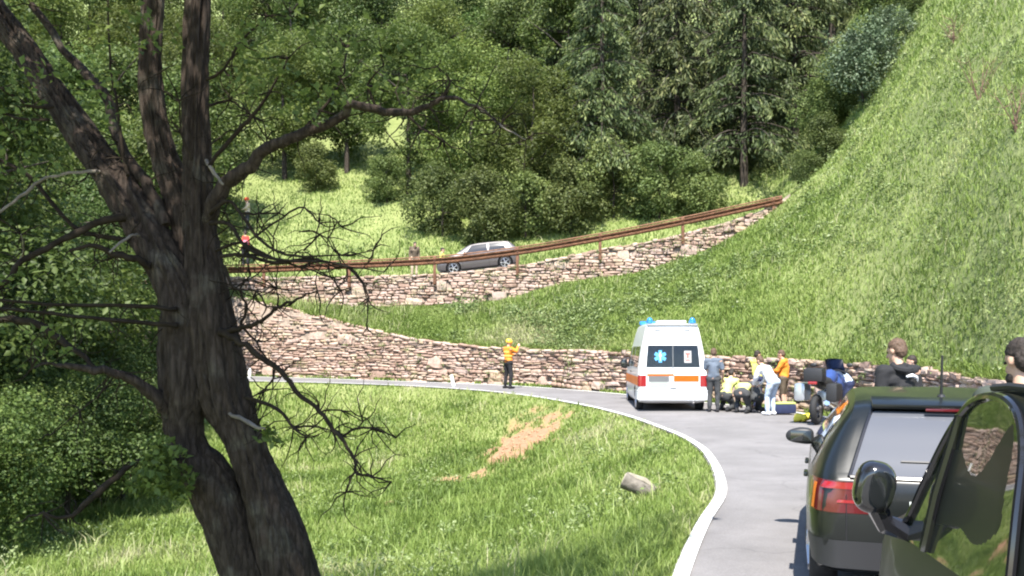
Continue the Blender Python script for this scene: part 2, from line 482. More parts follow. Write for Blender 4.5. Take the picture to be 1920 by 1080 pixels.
PXT = [-1600, -700, 0, 300, 450, 560, 700, 830, 960, 1130, 1180, 1340, 1480, 1620, 1750, 1830, 1920, 2200, 2600, 3400]
yw_f = pchip(PXT, [39, 39.4, 39.8, 40, 39.9, 39, 37.5, 36, 34.5, 31.5, 30.5, 27.3, 24.8, 21.3, 18.2, 16.2, 14.2, 11, 8.3, 5.4])
zt_f = pchip([-1600, 300, 450, 560, 700, 830, 960, 1130, 1340, 1480, 1620, 1750, 1830, 1920, 3400],
             [4.5, 4.4, 4.0, 3.36, 2.5, 1.95, 1.71, 1.62, 1.50, 1.37, 1.33, 1.25, 1.18, 1.12, 1.05])
zb41_f = pchip([-1600, 300, 450, 600, 700, 800, 900, 960, 1100, 1200, 1300, 1400, 1450, 1500, 1560, 1600, 1700, 1830, 1920, 2200, 3400],
               [4.6, 4.5, 4.06, 3.81, 3.63, 3.69, 3.86, 4.15, 4.93, 5.3, 6.05, 7.3, 8.16, 9.2, 10.4, 11.6, 15.2, 20, 23, 30, 40])
ztop_f = pchip([-1600, 300, 480, 640, 815, 970, 1125, 1280, 1440, 1500, 1560, 1600, 1700, 1830, 1920, 2200, 3400],
               [4.95, 4.97, 5.03, 5.06, 5.18, 5.6, 6.32, 7.05, 8.3, 9.3, 10.5, 11.7, 15.3, 20.1, 23.1, 30.1, 40.1])
def z46_add(px): return np.interp(px, [1450, 1520, 1600, 1700], [.05, .9, 3.0, 3.5])
def z48_add(px): return np.interp(px, [1450, 1520, 1600, 1700], [1.1, 2.0, 4.4, 4.9])
def bank_slope(px): return np.interp(px, [0, 1450, 1600, 1750], [.60, .60, .62, .72])
YU = 41.0

def hill_z(X, Y):
    """surface behind the lower wall"""
    X = np.asarray(X, float); Y = np.asarray(Y, float)
    px = CX + F * X / np.maximum(Y, .5)
    y0 = yw_f(px) + .32; z0 = zt_f(px) - .04
    y1 = np.full_like(y0, YU + .1); z1 = zb41_f(px) - .02
    t = np.clip((Y - y0) / (y1 - y0), 0, 1)
    tt = np.clip(t + .10 * np.sin(math.pi * t), 0, 1)
    za = z0 + (z1 - z0) * tt
    zt = ztop_f(px)
    z46 = zt + z46_add(px); z48 = zt + z48_add(px)
    zb = np.where(Y < YU + .32, zt - .04, np.where(Y < 46.3, zt - .04 + (z46 - zt) * (Y - YU - .3) / 5.0,
         np.where(Y < 48, z46 - .04 + (z48 - z46) * (Y - 46.3) / 1.7, z48 - .04 + (Y - 48) * bank_slope(px))))
    z = np.where(Y <= YU + .1, za, zb)
    amp = np.where(Y < YU, np.clip((Y - y0) / 1.5, 0, 1) * np.clip((YU - .4 - Y) / 1.0, 0, 1) + (px > 1520) * np.clip((Y - y0) / 3, 0, 1), np.clip((Y - 46.5) / 2, 0, 1))
    z = z + (fbm(X * .3 + 50, Y * .3) - .5) * .55 * np.clip(amp, 0, 1)
    return z

# meadow sheet (ground under everything on the near side)
xs = np.r_[np.linspace(-60, -14, 24), np.linspace(-13.5, 6, 100), np.linspace(6.5, 10.5, 9)]
ys = np.r_[np.linspace(-16, 4, 21), np.linspace(4.3, 36.5, 130), np.linspace(37, 40.6, 8)]
gx, gy = np.meshgrid(xs, ys)
gz = meadow_z(gx, gy)
def grid_faces(nr, nc):
    i = np.arange(nr * nc).reshape(nr, nc)
    return np.stack([i[:-1, :-1], i[:-1, 1:], i[1:, 1:], i[1:, :-1]], -1).reshape(-1, 4)
def soil_mask(X, Y):
    """the bare orange earth scar below the road and two small ones"""
    X = np.asarray(X); Y = np.asarray(Y)
    wob = (fbm(X * 2.6, Y * 1.5, 5) - .5) * 1.9
    u = (X - .3) + (Y - 24.2) * -.16
    v = (Y - 24.2) / 3.0
    a = 1.0 - np.sqrt((u / 1.1) ** 2 + v ** 2) + wob + .05
    b = 1.0 - np.sqrt(((X + 1.55) / .4) ** 2 + ((Y - 21.0) / .8) ** 2) + wob - .2
    c = 1.0 - np.sqrt(((X + 2.3) / .45) ** 2 + ((Y - 18.3) / .7) ** 2) + wob - .35
    return np.clip(np.maximum(np.maximum(a, b), c) * 3, 0, 1)
me = np_mesh('meadow', np.stack([gx, gy, gz], -1).reshape(-1, 3), grid_faces(len(ys), len(xs)), {'soil': soil_mask(gx, gy).ravel()}, True)
tag(obj('meadow', me, M['meadow_soil']), kind='structure')

# hillside behind the lower wall, from wall top over the upper road to the wooded ridge
pxs = np.r_[np.linspace(-1600, 100, 30), np.linspace(130, 2100, 150), np.linspace(2150, 3400, 30)]
rows = np.r_[np.linspace(0, .994, 46), [1.0]]
V = []
A = (pxs - CX) / F
y0 = yw_f(pxs) + .3
grid = [np.stack([A * (y0 + (YU + .1 - y0) * t), y0 + (YU + .1 - y0) * t], -1) for t in rows]
for Yv in np.r_[[YU + .31], np.linspace(41.6, 46.3, 6), np.linspace(46.8, 62, 26), np.linspace(63, 130, 24)]:
    grid.append(np.stack([A * Yv, np.full_like(A, Yv)], -1))
G = np.array(grid)
Z = hill_z(G[..., 0], G[..., 1])
V = np.concatenate([G, Z[..., None]], -1)
me = np_mesh('hillside', V.reshape(-1, 3), grid_faces(V.shape[0], V.shape[1])[:, ::-1], None, True)
tag(obj('hillside', me, M['hill_soil']), kind='structure')

# ------------------------------------------------------------------ lower road with edge lines, upper road
def wall_pt(px):
    y = yw_f(px); return np.array([(px - CX) / F * y, y])
WPX = np.r_[np.linspace(3300, 1900, 30), np.linspace(1880, 200, 150), np.linspace(180, -600, 20)]
WALL = np.array([wall_pt(p) for p in WPX])
WALL = np.vstack([[(8.2, -14), (8.2, -6), (8.2, 0)], WALL])
WALL = smooth_poly(WALL, 300)
def offset_poly(P, d):
    t = np.gradient(P, axis=0); t /= np.linalg.norm(t, axis=1)[:, None]
    return P + np.stack([-t[:, 1], t[:, 0]], 1) * d
rightE = offset_poly(WALL, .32)
leftE = EDGE_S
def resample(P, n):
    t = np.r_[0, np.cumsum(np.linalg.norm(np.diff(P, axis=0), axis=1))]
    tt = np.linspace(0, t[-1], n)
    return np.stack([np.interp(tt, t, P[:, k]) for k in range(P.shape[1])], 1)
n = 200
Lr, Rr = resample(leftE, n), resample(rightE, n)
rowsv = []
for i, s in enumerate(np.linspace(0, 1, 9)):
    P = Lr * (1 - s) + Rr * s
    rowsv.append(np.c_[P, zroad(P[:, 1]) + .03 * math.sin(math.pi * s)])
rv = np.array(rowsv)
road = tag(obj('road', np_mesh('road', rv.reshape(-1, 3), grid_faces(9, n)[:, ::-1], None, True), M['asphalt']), kind='structure')

def strip(P, d0, d1, lift, name, zf, mat, parent):
    a, b = offset_poly(P, d0), offset_poly(P, d1)
    va = np.c_[a, zf(a[:, 1]) + lift]; vb = np.c_[b, zf(b[:, 1]) + lift]
    vv = np.vstack([va, vb])
    k = len(P)
    i = np.arange(k - 1)
    return obj(name, np_mesh(name, vv, np.stack([i, i + 1, k + i + 1, k + i], 1)), mat, parent)
strip(resample(EDGE_S, 260), -.145, -.02, .022, 'edge_line', zroad, M['worn_line'], road)
strip(resample(WALL, 260), .62, .48, .022, 'edge_line', zroad, M['worn_line'], road)

ux = np.linspace(-26, 14.2, 90)
uv = []
for Yv in np.linspace(YU + .36, 46.2, 6):
    pxv = CX + F * ux / Yv
    uv.append(np.stack([ux, np.full_like(ux, Yv), ztop_f(pxv) + z46_add(pxv) * (Yv - YU - .3) / 5 + .02], -1))
uv = np.array(uv)
tag(obj('upper_road', np_mesh('upper_road', uv.reshape(-1, 3), grid_faces(6, 90), None, True), M['asphalt']), kind='structure')
def upper_z(X, Y):
    px = CX + F * X / Y
    return float(ztop_f(px) + z46_add(px) * (Y - YU - .3) / 5 + .02)

# ------------------------------------------------------------------ dry stone walls
def stone_meshes():
    out = []
    for k in range(14):
        bm = bmesh.new()
        bmesh.ops.create_cube(bm, size=1.0)
        bmesh.ops.subdivide_edges(bm, edges=bm.edges[:], cuts=1, use_grid_fill=True)
        rr = random.Random(k)
        for v in bm.verts:
            c = v.co.copy()
            nz = sum(1 for q in c if abs(q) > .4)
            sh = {3: .86, 2: .96, 1: 1.06, 0: 1}[nz]
            v.co = Vector((c.x * sh + rr.uniform(-.07, .07), c.y * sh + rr.uniform(-.07, .07), c.z * sh + rr.uniform(-.09, .09)))
        me = bpy.data.meshes.new('stone')
        bm.to_mesh(me); bm.free()
        me.materials.append(M['stone'])
        out.append(me)
    return out
STONES = stone_meshes()
ST_NP = []
for me in STONES:
    v = np.zeros(len(me.vertices) * 3, np.float32); me.vertices.foreach_get('co', v)
    f = np.zeros(len(me.polygons) * 4, np.int32); me.polygons.foreach_get('vertices', f)
    ST_NP.append((v.reshape(-1, 3), f.reshape(-1, 4)))

def build_wall(name, label, P, zbase, ztop, smin, smax, seed, hmean=.118, cap_at=None):
    """P: polyline of the face (front side = left normal); zbase/ztop arrays along it"""
    rr = random.Random(seed)
    t = np.r_[0, np.cumsum(np.linalg.norm(np.diff(P, axis=0), axis=1))]
    pos = lambda s: np.array([np.interp(s, t, P[:, 0]), np.interp(s, t, P[:, 1])])
    zb = lambda s: float(np.interp(s, t, zbase)); zt = lambda s: float(np.interp(s, t, ztop))
    root = empty(name, (*pos((smin + smax) / 2), zb((smin + smax) / 2)))
    tag(root, label, 'wall')
    inv = root.location.copy()
    # backing core
    nrm = offset_poly(P, -.10) ; nb = offset_poly(P, -.55)
    k = len(P)
    vf = np.vstack([np.c_[nrm, zbase - .4], np.c_[nrm, ztop - .03], np.c_[nb, ztop - .03]]) - np.array(inv)
    i = np.arange(k - 1)
    fc = np.vstack([np.stack([i, i + 1, k + i + 1, k + i], 1), np.stack([k + i, k + i + 1, 2 * k + i + 1, 2 * k + i], 1)])
    obj('wall_core', np_mesh('wall_core', vf, fc), M['wall_core'], root)
    items = []
    def put(s, z, L, h, dep, tilt=0.0, out=0.0):
        p = pos(s); q = pos(s + .05) - pos(s - .05); ang = math.atan2(q[1], q[0])
        nx, ny = -math.sin(ang), math.cos(ang)
        o = rr.uniform(-.035, .045) + out - dep / 2 + .06 - .06 * (z - zb(s))
        items.append((np.array([p[0] + nx * o, p[1] + ny * o, z]), (L, dep, h), (rr.uniform(-.08, .08), tilt + rr.uniform(-.09, .09), ang + rr.uniform(-.06, .06)), rr.randrange(14)))
    zlo = min(zbase); z = zlo - .05
    zmax = max(ztop)
    boulders = []
    s = smin
    while s < smax:                              # scattered large stones, mostly near the foot
        s += rr.uniform(.9, 3.2)
        if s > smax: break
        H = zt(s) - zb(s)
        if H < .5: continue
        zz = zb(s) + (rr.uniform(.12, .3) if rr.random() < .55 else rr.uniform(.3, max(.35, H - .25)))
        L, h = rr.uniform(.4, .8), rr.uniform(.3, .5)
        boulders.append((s, zz, L, h)); put(s, zz, L * 1.02, h * 1.02, .34, 0, .03)
    while z < zmax + .1:
        h = max(.055, rr.gauss(hmean, .04))
        s = smin + rr.uniform(-.4, 0)
        while s < smax:
            L = min(.85, max(.14, rr.lognormvariate(math.log(.33), .5)))
            sc = s + L / 2
            b, tp = zb(sc), zt(sc)
            wob = .05 * math.sin(sc * .9) + .03 * math.sin(sc * 2.7 + z)
            zc = z + h / 2 + wob
            if zc > b - .05 and zc < tp - h * .3:
                if not any(abs(sc - q[0]) < q[2] / 2 + L * .25 and abs(zc - q[1]) < q[3] / 2 + h * .1 for q in boulders):
                    put(sc, zc, L * .96, h * rr.uniform(.82, 1.0), rr.uniform(.2, .3))
            s += L + rr.uniform(.0, .02)
        z += h
    s = smin                                     # coping stones that follow the crest
    while s < smax:
        L = rr.uniform(.25, .6); sc = s + L / 2
        if zt(sc) - zb(sc) > .3:
            sl = math.atan2(zt(sc + .3) - zt(sc - .3), .6)
            put(sc, zt(sc) + rr.uniform(-.05, .02), L * .97, rr.uniform(.09, .17), rr.uniform(.3, .42), -sl, .03)
        s += L
    # the 300 that show largest become parts, the rest one stuff part
    def size(it):
        p, d = it[0], it[1]
        px = CX + F * p[0] / p[1]
        vis = 1.0 if 430 < px < 1960 else .05
        return vis * d[0] * d[2] / (p[1] ** 2)
    items.sort(key=size, reverse=True)
    for p, d, r, vi in items[:300]:
        o = bpy.data.objects.new('stone', STONES[vi])
        o.location = Vector(p) - inv; o.scale = d; o.rotation_euler = r
        link(o, root)
    vv, ff, at, off = [], [], [], 0
    for p, d, r, vi in items[300:]:
        m = np.array(Euler(r).to_matrix())
        v, f = ST_NP[vi]
        vv.append((v * np.array(d)) @ m.T + p - np.array(inv)); ff.append(f + off); off += len(v)
        at.append(np.full(len(v), rr.random()))
    if vv:
        o = obj('small_stones', np_mesh('small_stones', np.vstack(vv), np.vstack(ff), {'v': np.concatenate(at)}), M['stone_far'], root)
        tag(o, kind='stuff')
    return root

# lower wall follows the outside of the bend
sel = WALL
wpx = np.where(sel[:, 1] > 2, CX + F * sel[:, 0] / np.maximum(sel[:, 1], 2), 3400)
zt_low = zt_f(wpx); zb_low = zroad(sel[:, 1]) - .02
tl = np.r_[0, np.cumsum(np.linalg.norm(np.diff(sel, axis=0), axis=1))]
s_a = float(tl[np.argmin(abs(wpx - 1990))]); s_b = float(tl[np.argmin(abs(wpx - 255))])
build_wall('stone_wall', 'long dry stone retaining wall beside the lower road, behind the ambulance', sel, zb_low, zt_low, s_a, s_b, 5)
# upper wall carries the upper road
UX = np.linspace(13.0, -18.0, 160)
upx = CX + F * UX / YU
UP = np.stack([UX, np.full_like(UX, YU)], 1)
build_wall('stone_wall', 'upper dry stone retaining wall under the rusty guardrail', UP, zb41_f(upx) - .05, ztop_f(upx), .3, 30.6, 9, .125)

# ------------------------------------------------------------------ rusty guardrail on the upper wall
rail_f = pchip([200, 480, 620, 815, 970, 1125, 1280, 1450, 1500], [5.5, 5.58, 5.73, 5.97, 6.4, 7.04, 7.79, 8.70, 8.95])
gr = empty('guardrail', (0, YU - .12, 5.0))
tag(gr, 'rust brown steel guardrail with posts along the edge of the upper road', 'guardrail')
GY = YU - .05
beam_px = [175, 335, 495, 655, 815, 970, 1125, 1280, 1450, 1466]
def gX(px): return (px - CX) / F * GY
prof = [(-.03, .155), (.0, .15), (.045, .12), (.05, .075), (.0, .03), (-.005, 0.0), (.0, -.03), (.05, -.075), (.045, -.12), (.0, -.15), (-.03, -.155)]
for a, b in zip(beam_px[:-1], beam_px[1:]):
    mb = MB(); pts = []
    for u in np.linspace(0, 1, 9):
        px = a + (b - a) * u
        zc = float(rail_f(px)) - .17
        pts.append([Vector((gX(px), GY - q[0] - .06, zc + q[1])) - gr.location for q in prof])
    mb.grid(pts)
    geo = bmesh.ops.solidify(mb.bm, geom=mb.bm.faces[:], thickness=.012)
    mb.build('beam', M['rust_steel'], gr, True, 30)
for px in beam_px[1:]:
    if px == 1466: px = 1463
    zt_ = float(rail_f(px)); zb_ = float(ztop_f(px)) - .45
    mb = MB(); mb.box(Vector((gX(px), GY - .02, (zt_ + .05 + zb_) / 2)) - gr.location, (.13, .10, zt_ + .05 - zb_), None, .01)
    mb.build('post', M['rust_dark'], gr)
    mb = MB(); mb.cyl(Vector((gX(px), GY - .09, zt_ - .17)) - gr.location, Vector((gX(px), GY - .135, zt_ - .17)) - gr.location, .03, .03, 8)
    mb.build('bolt', M['rust_dark'], gr)
# top pipe
mb = MB()
pts = [Vector((gX(p), GY + .02, float(rail_f(p)) + .055)) - gr.location for p in np.linspace(175, 1466, 60)]
mb.tube(pts, [.035] * 60, 6); mb.build('top_rail', M['rust_steel'], gr)

# ------------------------------------------------------------------ vegetation builders
def blades(P, H, Wd, lean, v):
    """P (n,3) bases -> blade meshes of two triangles"""
    n = len(P)
    a = rng.random(n) * 2 * math.pi
    dx, dy = np.cos(a), np.sin(a)
    la = rng.random(n) * 2 * math.pi
    lx, ly = np.cos(la) * lean * H, np.sin(la) * lean * H
    w = Wd / 2
    b0 = P + np.stack([-dx * w, -dy * w, np.full(n, -.02)], 1)
    b1 = P + np.stack([dx * w, dy * w, np.full(n, -.02)], 1)
    m0 = P + np.stack([-dx * w * .8 + lx * .35, -dy * w * .8 + ly * .35, H * .6], 1)
    m1 = P + np.stack([dx * w * .8 + lx * .35, dy * w * .8 + ly * .35, H * .6], 1)
    tp = P + np.stack([lx, ly, H * (1 - .25 * lean)], 1)
    verts = np.stack([b0, b1, m1, m0, tp], 1).reshape(-1, 3)
    i = np.arange(n) * 5
    tris = np.concatenate([np.stack([i, i + 1, i + 2], 1), np.stack([i, i + 2, i + 3], 1), np.stack([i + 3, i + 2, i + 4], 1)])
    return verts, tris, np.repeat(v, 5)

def leaves(P, S, v, up=.35, aspect=.6, normal=None):
    """P (n,3) centres -> folded diamond leaves"""
    n = len(P)
    nrm = rng.normal(size=(n, 3)); nrm[:, 2] = np.abs(nrm[:, 2]) + up
    if normal is not None: nrm = nrm * .6 + normal * 1.0
    nrm /= np.linalg.norm(nrm, axis=1)[:, None]
    t = rng.normal(size=(n, 3)); t -= nrm * (t * nrm).sum(1)[:, None]; t /= np.linalg.norm(t, axis=1)[:, None]
    b = np.cross(nrm, t)
    S = S[:, None]
    a0 = P - t * S * .5; a1 = P + t * S * .5 - nrm * S * .12
    s0 = P + b * S * aspect * .5 + nrm * S * .1; s1 = P - b * S * aspect * .5 + nrm * S * .1
    verts = np.stack([a0, s0, a1, s1], 1).reshape(-1, 3)
    i = np.arange(n) * 4
    tris = np.concatenate([np.stack([i, i + 1, i + 2], 1), np.stack([i, i + 2, i + 3], 1)])
    return verts, tris, np.repeat(v, 4)

# ---- grass on the meadow
def meadow_grass():
    n = 340000
    # sample by view column and inverse depth so that density follows what the picture resolves
    px = rng.uniform(-60, 1420, n)
    iv = rng.uniform(1 / 38.0, 1 / 6.5, n)
    Y = 1 / iv
    Y = np.where(rng.random(n) < .45, rng.uniform(14, 38, n), Y)
    X = (px - CX) / F * Y
    d = edge_dist(X, Y)
    s = soil_mask(X, Y)
    cl = fbm(X * .9 + 5, Y * .9)
    keep = (d > -.10 + .16 * fbm(X * 1.7, Y * 1.7) ) & (s < .08 + rng.random(n) * .62) & (rng.random(n) < .35 + 1.1 * cl)
    X, Y, d, cl = X[keep], Y[keep], d[keep], cl[keep]
    Z = meadow_z(X, Y)
    big = fbm(X * .28 + 9, Y * .28 + 4)
    H = (.05 + .13 * rng.random(len(X))) * (.45 + 1.2 * big) * np.clip(.45 + d * .5, 0, 1.15)
    tall = rng.random(len(X)) < .04
    H = np.where(tall, H * 2.4, H)
    W = np.clip(.0010 * Y, .007, .03) * (.7 + .8 * rng.random(len(X)))
    dry = fbm(X * .55 + 31, Y * .55 + 3)
    v = np.clip(.08 + .42 * rng.random(len(X)) + 1.5 * (dry - .42) + tall * .2 + .5 * (fbm(X * .13 + 8, Y * .13 + 2, 2) - .45) + .25 * np.exp(-d / .5), 0, 1)
    return blades(np.stack([X, Y, Z], 1), H, W, .25 + .5 * rng.random(len(X)), v)
v, f, a = meadow_grass()
tag(obj('grass', np_mesh('grass', v, f, {'v': a}), M['grass_blade']), 'rough sunlit green grass covering the meadow inside the bend', 'grass', kind='stuff')

def meadow_weeds():
    n = 1500
    px = rng.uniform(-60, 1400, n); Y = rng.uniform(10, 36, n); X = (px - CX) / F * Y
    cl = fbm(X * .5 + 70, Y * .5 + 20); d = edge_dist(X, Y)
    k = (cl > .52) & (d > .5) & (soil_mask(X, Y) < .2)
    X, Y = X[k], Y[k]; Z = meadow_z(X, Y)
    m = 26
    C = np.repeat(np.stack([X, Y, Z], 1), m, 0)
    r = rng.random(len(C)) ** .5 * np.repeat(.12 + .22 * rng.random(len(X)), m)
    t = rng.random(len(C)) * 6.283
    P = C + np.stack([np.cos(t) * r, np.sin(t) * r, rng.random(len(C)) * .28 + .03], 1)
    v = np.clip(np.repeat(rng.random(len(X)) * .6, m) + rng.random(len(C)) * .4, 0, 1)
    return leaves(P, .03 + .05 * rng.random(len(C)), v)
v, f, a = meadow_weeds()
tag(obj('weeds', np_mesh('weeds', v, f, {'v': a}), M['weed_leaf']), 'low leafy weeds scattered in the meadow grass', 'weeds', kind='stuff')

# ---- grass and weeds on the hillside
def hill_points(n, pxr, frac_bank):
    px = rng.uniform(*pxr, n)
    y0 = yw_f(px) + .34
    bank = rng.random(n) < frac_bank
    t = rng.random(n)
    # nearer rows carry the same share of picture height; bias a little to the front
    Y = y0 + (YU - .02 - y0) * t ** 1.15
    Yb = 46.4 + 19 * rng.random(n) ** 1.2
    Y = np.where(bank, Yb, Y)
    Yh = YU + 22 * rng.random(n)
    Y = np.where((px > 1530) & (rng.random(n) < .4), Yh, Y)
    X = (px - CX) / F * Y
    return X, Y, px
def hill_grass():
    X, Y, px = hill_points(380000, (380, 2080), .27)
    cl = fbm(X * .8 + 2, Y * .8 + 40)
    k = rng.random(len(X)) < .3 + 1.2 * cl
    X, Y, px = X[k], Y[k], px[k]
    Z = hill_z(X, Y)
    big = fbm(X * .4 + 19, Y * .4 + 14)
    H = (.06 + .15 * rng.random(len(X))) * (.35 + 1.4 * big)
    W = np.clip(.0010 * Y, .01, .045) * (.7 + .8 * rng.random(len(X)))
    dry = fbm(X * .33 + 3, Y * .33 + 33)
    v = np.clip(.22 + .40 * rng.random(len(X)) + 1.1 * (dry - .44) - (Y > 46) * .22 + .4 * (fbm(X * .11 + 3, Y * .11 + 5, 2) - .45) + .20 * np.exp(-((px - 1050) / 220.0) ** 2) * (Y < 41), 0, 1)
    return blades(np.stack([X, Y, Z], 1), H, W, .25 + .5 * rng.random(len(X)), v)
def crest_grass():
    n = 26000
    px = rng.uniform(430, 2000, n)
    yb = yw_f(px); lowr = rng.random(n) < .3
    Y = np.where(lowr, yb - .12 - .22 * rng.random(n) ** 2, yb + .12 + .4 * rng.random(n))
    X = (px - CX) / F * Y
    Z = np.where(lowr, zroad(Y) + .0, np.maximum(zt_f(px) - .04, hill_z(X, Y)))
    cl = fbm(X * 1.1 + 77, Y * 1.1)
    k = rng.random(n) < np.where(lowr, np.clip((cl - .45) * 5, 0, 1), np.clip((cl - .30) * 3.5, 0, 1))
    H = (.08 + .25 * rng.random(n) ** 1.5) * np.where(lowr, .6, 1.0)
    v = np.clip(.15 + .6 * rng.random(n) + .3 * (fbm(X, Y) - .3), 0, 1)
    return blades(np.stack([X, Y, Z], 1)[k], H[k], (np.clip(.0011 * Y, .012, .04) * (.7 + .8 * rng.random(n)))[k], (.3 + .8 * rng.random(n))[k], v[k])
v, f, a = crest_grass()
tag(obj('grass', np_mesh('grass', v, f, {'v': a}), M['grass_blade']), 'grass tufts overhanging the crest and foot of the lower stone wall', 'grass', kind='stuff')
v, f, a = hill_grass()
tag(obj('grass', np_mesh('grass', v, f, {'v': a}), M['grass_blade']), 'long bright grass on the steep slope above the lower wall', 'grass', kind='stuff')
def hill_stems():
    X, Y, px = hill_points(9000, (420, 2080), .3)
    k = fbm(X * .35 + 61, Y * .35 + 18) > .47
    X, Y = X[k], Y[k]; n = len(X)
    return blades(np.stack([X, Y, hill_z(X, Y)], 1), .28 + .35 * rng.random(n), np.clip(.0007 * Y, .01, .03), .2 + .5 * rng.random(n), .75 + .25 * rng.random(n))
v, f, a = hill_stems()
tag(obj('dry_stems', np_mesh('dry_stems', v, f, {'v': a}), M['grass_blade']), 'thin straw coloured stems standing in the slope grass', 'stems', kind='stuff')
def wall_plants():
    n = 260
    px = rng.uniform(440, 1850, n); up_ = rng.random(n) < .4
    px = np.where(up_, rng.uniform(480, 1400, n), px)
    fr = rng.random(n) ** 1.4
    Y = np.where(up_, YU - .06, yw_f(px) - .06); zlo = np.where(up_, zb41_f(px), zroad(Y)); zhi = np.where(up_, ztop_f(px), zt_f(px))
    X = (px - CX) / F * Y
    C = np.repeat(np.stack([X, Y, zlo + (zhi - zlo) * (1 - fr)], 1), 16, 0)
    P = C + np.stack([rng.normal(0, .10, len(C)), -.12 * rng.random(len(C)), rng.normal(0, .06, len(C))], 1)
    return leaves(P, .04 + .06 * rng.random(len(C)), rng.random(len(C)) * .8)
v, f, a = wall_plants()
tag(obj('wall_plants', np_mesh('wall_plants', v, f, {'v': a}), M['weed_leaf']), 'small plants rooted in the joints of the stone walls', 'plants', kind='stuff')
def hill_weeds():
    X, Y, px = hill_points(13000, (420, 2080), .32)
    cl = fbm(X * .45 + 12, Y * .45 + 8)
    want = np.interp(px, [420, 800, 1000, 1300, 1500, 2080], [.2, .25, .45, .5, .66, .70])
    k = cl + .3 * rng.random(len(X)) > (1.08 - want * .60)
    X, Y = X[k], Y[k]; Z = hill_z(X, Y)
    m = 22
    C = np.repeat(np.stack([X, Y, Z], 1), m, 0)
    hh = np.repeat(.10 + .34 * rng.random(len(X)) ** 2, m)
    r = rng.random(len(C)) ** .5 * np.repeat(.16 + .3 * rng.random(len(X)), m)
    t = rng.random(len(C)) * 6.283
    q = rng.random(len(C))
    P = C + np.stack([np.cos(t) * r * (1 - .4 * q), np.sin(t) * r * (1 - .4 * q), q * hh + .03], 1)
    v = np.clip(np.repeat(rng.random(len(X)) * .8, m) + rng.random(len(C)) * .4 - .2, 0, 1)
    return leaves(P, (.04 + .08 * rng.random(len(C))) * np.clip(np.repeat(Y, m) / 28, .7, 1.5), v)
v, f, a = hill_weeds()
tag(obj('weeds', np_mesh('weeds', v, f, {'v': a}), M['weed_leaf']), 'broad leafy weeds growing thick on the steep slope', 'weeds', kind='stuff')

# ---- tree prototypes (shared meshes)
def crown_mesh(name, clumps, nleaf, size, shade=.5, spray=0.0):
    """clumps: list of (centre, radii); leaves gather on clump shells, the crown keeps gaps"""
    P, V_, N_ = [], [], []
    vol = np.array([r[0] * r[2] + .2 for c, r in clumps]); vol /= vol.sum()
    for (c, r), w in zip(clumps, vol):
        k = int(nleaf * w)
        d = rng.normal(size=(k, 3)); d /= np.linalg.norm(d, axis=1)[:, None]
        rad = .45 + .6 * rng.random(k) ** .6
        sub = fbm(d[:, 0] * 2.3 + c[0] * 3, d[:, 1] * 2.3 + d[:, 2] * 2.1 + c[1])
        rad *= .72 + .65 * sub
        kk = rng.random(k) < .25 + 1.2 * sub
        p = np.array(c) + d * rad[:, None] * np.array(r)
        P.append(p[kk]); V_.append((np.full(k, random.random() * .3) + .55 * rng.random(k))[kk]); N_.append(d[kk])
    P = np.vstack(P); v = np.concatenate(V_); N = np.vstack(N_)
    vv, ff, aa = leaves(P, size * (.6 + .8 * rng.random(len(P))), np.clip(v, 0, 1), .2, .62, N * .5)
    return np_mesh(name, vv, ff, {'v': aa})

def rand_clumps(n, R0, H0, H1, rmin, rmax, seed, flat=.75):
    rr = random.Random(seed); out = []
    for i in range(n):
        u = rr.random(); z = H0 + (H1 - H0) * u
        lim = R0 * math.sin(math.pi * min(.98, .12 + .83 * u)) ** .7
        a = rr.random() * 6.283; q = lim * math.sqrt(rr.random()) * .85
        r = rr.uniform(rmin, rmax)
        out.append(((q * math.cos(a), q * math.sin(a), z), (r, r, r * flat)))
    return out

def trunk_mesh(name, H, r0, seed, limbs=7, lean=.05, z_l=.35):
    rr = random.Random(seed); mb = MB()
    pts = [Vector((0, 0, -.3))]
    for i in range(1, 8):
        pts.append(Vector((pts[-1].x + rr.uniform(-1, 1) * lean * H / 7, pts[-1].y + rr.uniform(-1, 1) * lean * H / 7, H * i / 7)))
    mb.tube(pts, [r0 * (1 - .85 * i / 7) for i in range(8)], 9, .08)
    for k in range(limbs):
        b = pts[rr.randint(2, 6)]; a = rr.random() * 6.283; L = H * rr.uniform(.18, .36)
        e = b + Vector((math.cos(a) * L, math.sin(a) * L, L * rr.uniform(.2, .8)))
        m = (b + e) / 2 + Vector((0, 0, rr.uniform(-.05, .12) * L))
        mb.tube([b, m, e], [r0 * .35, r0 * .22, r0 * .06], 6, .05)
    return mb.mesh(name)

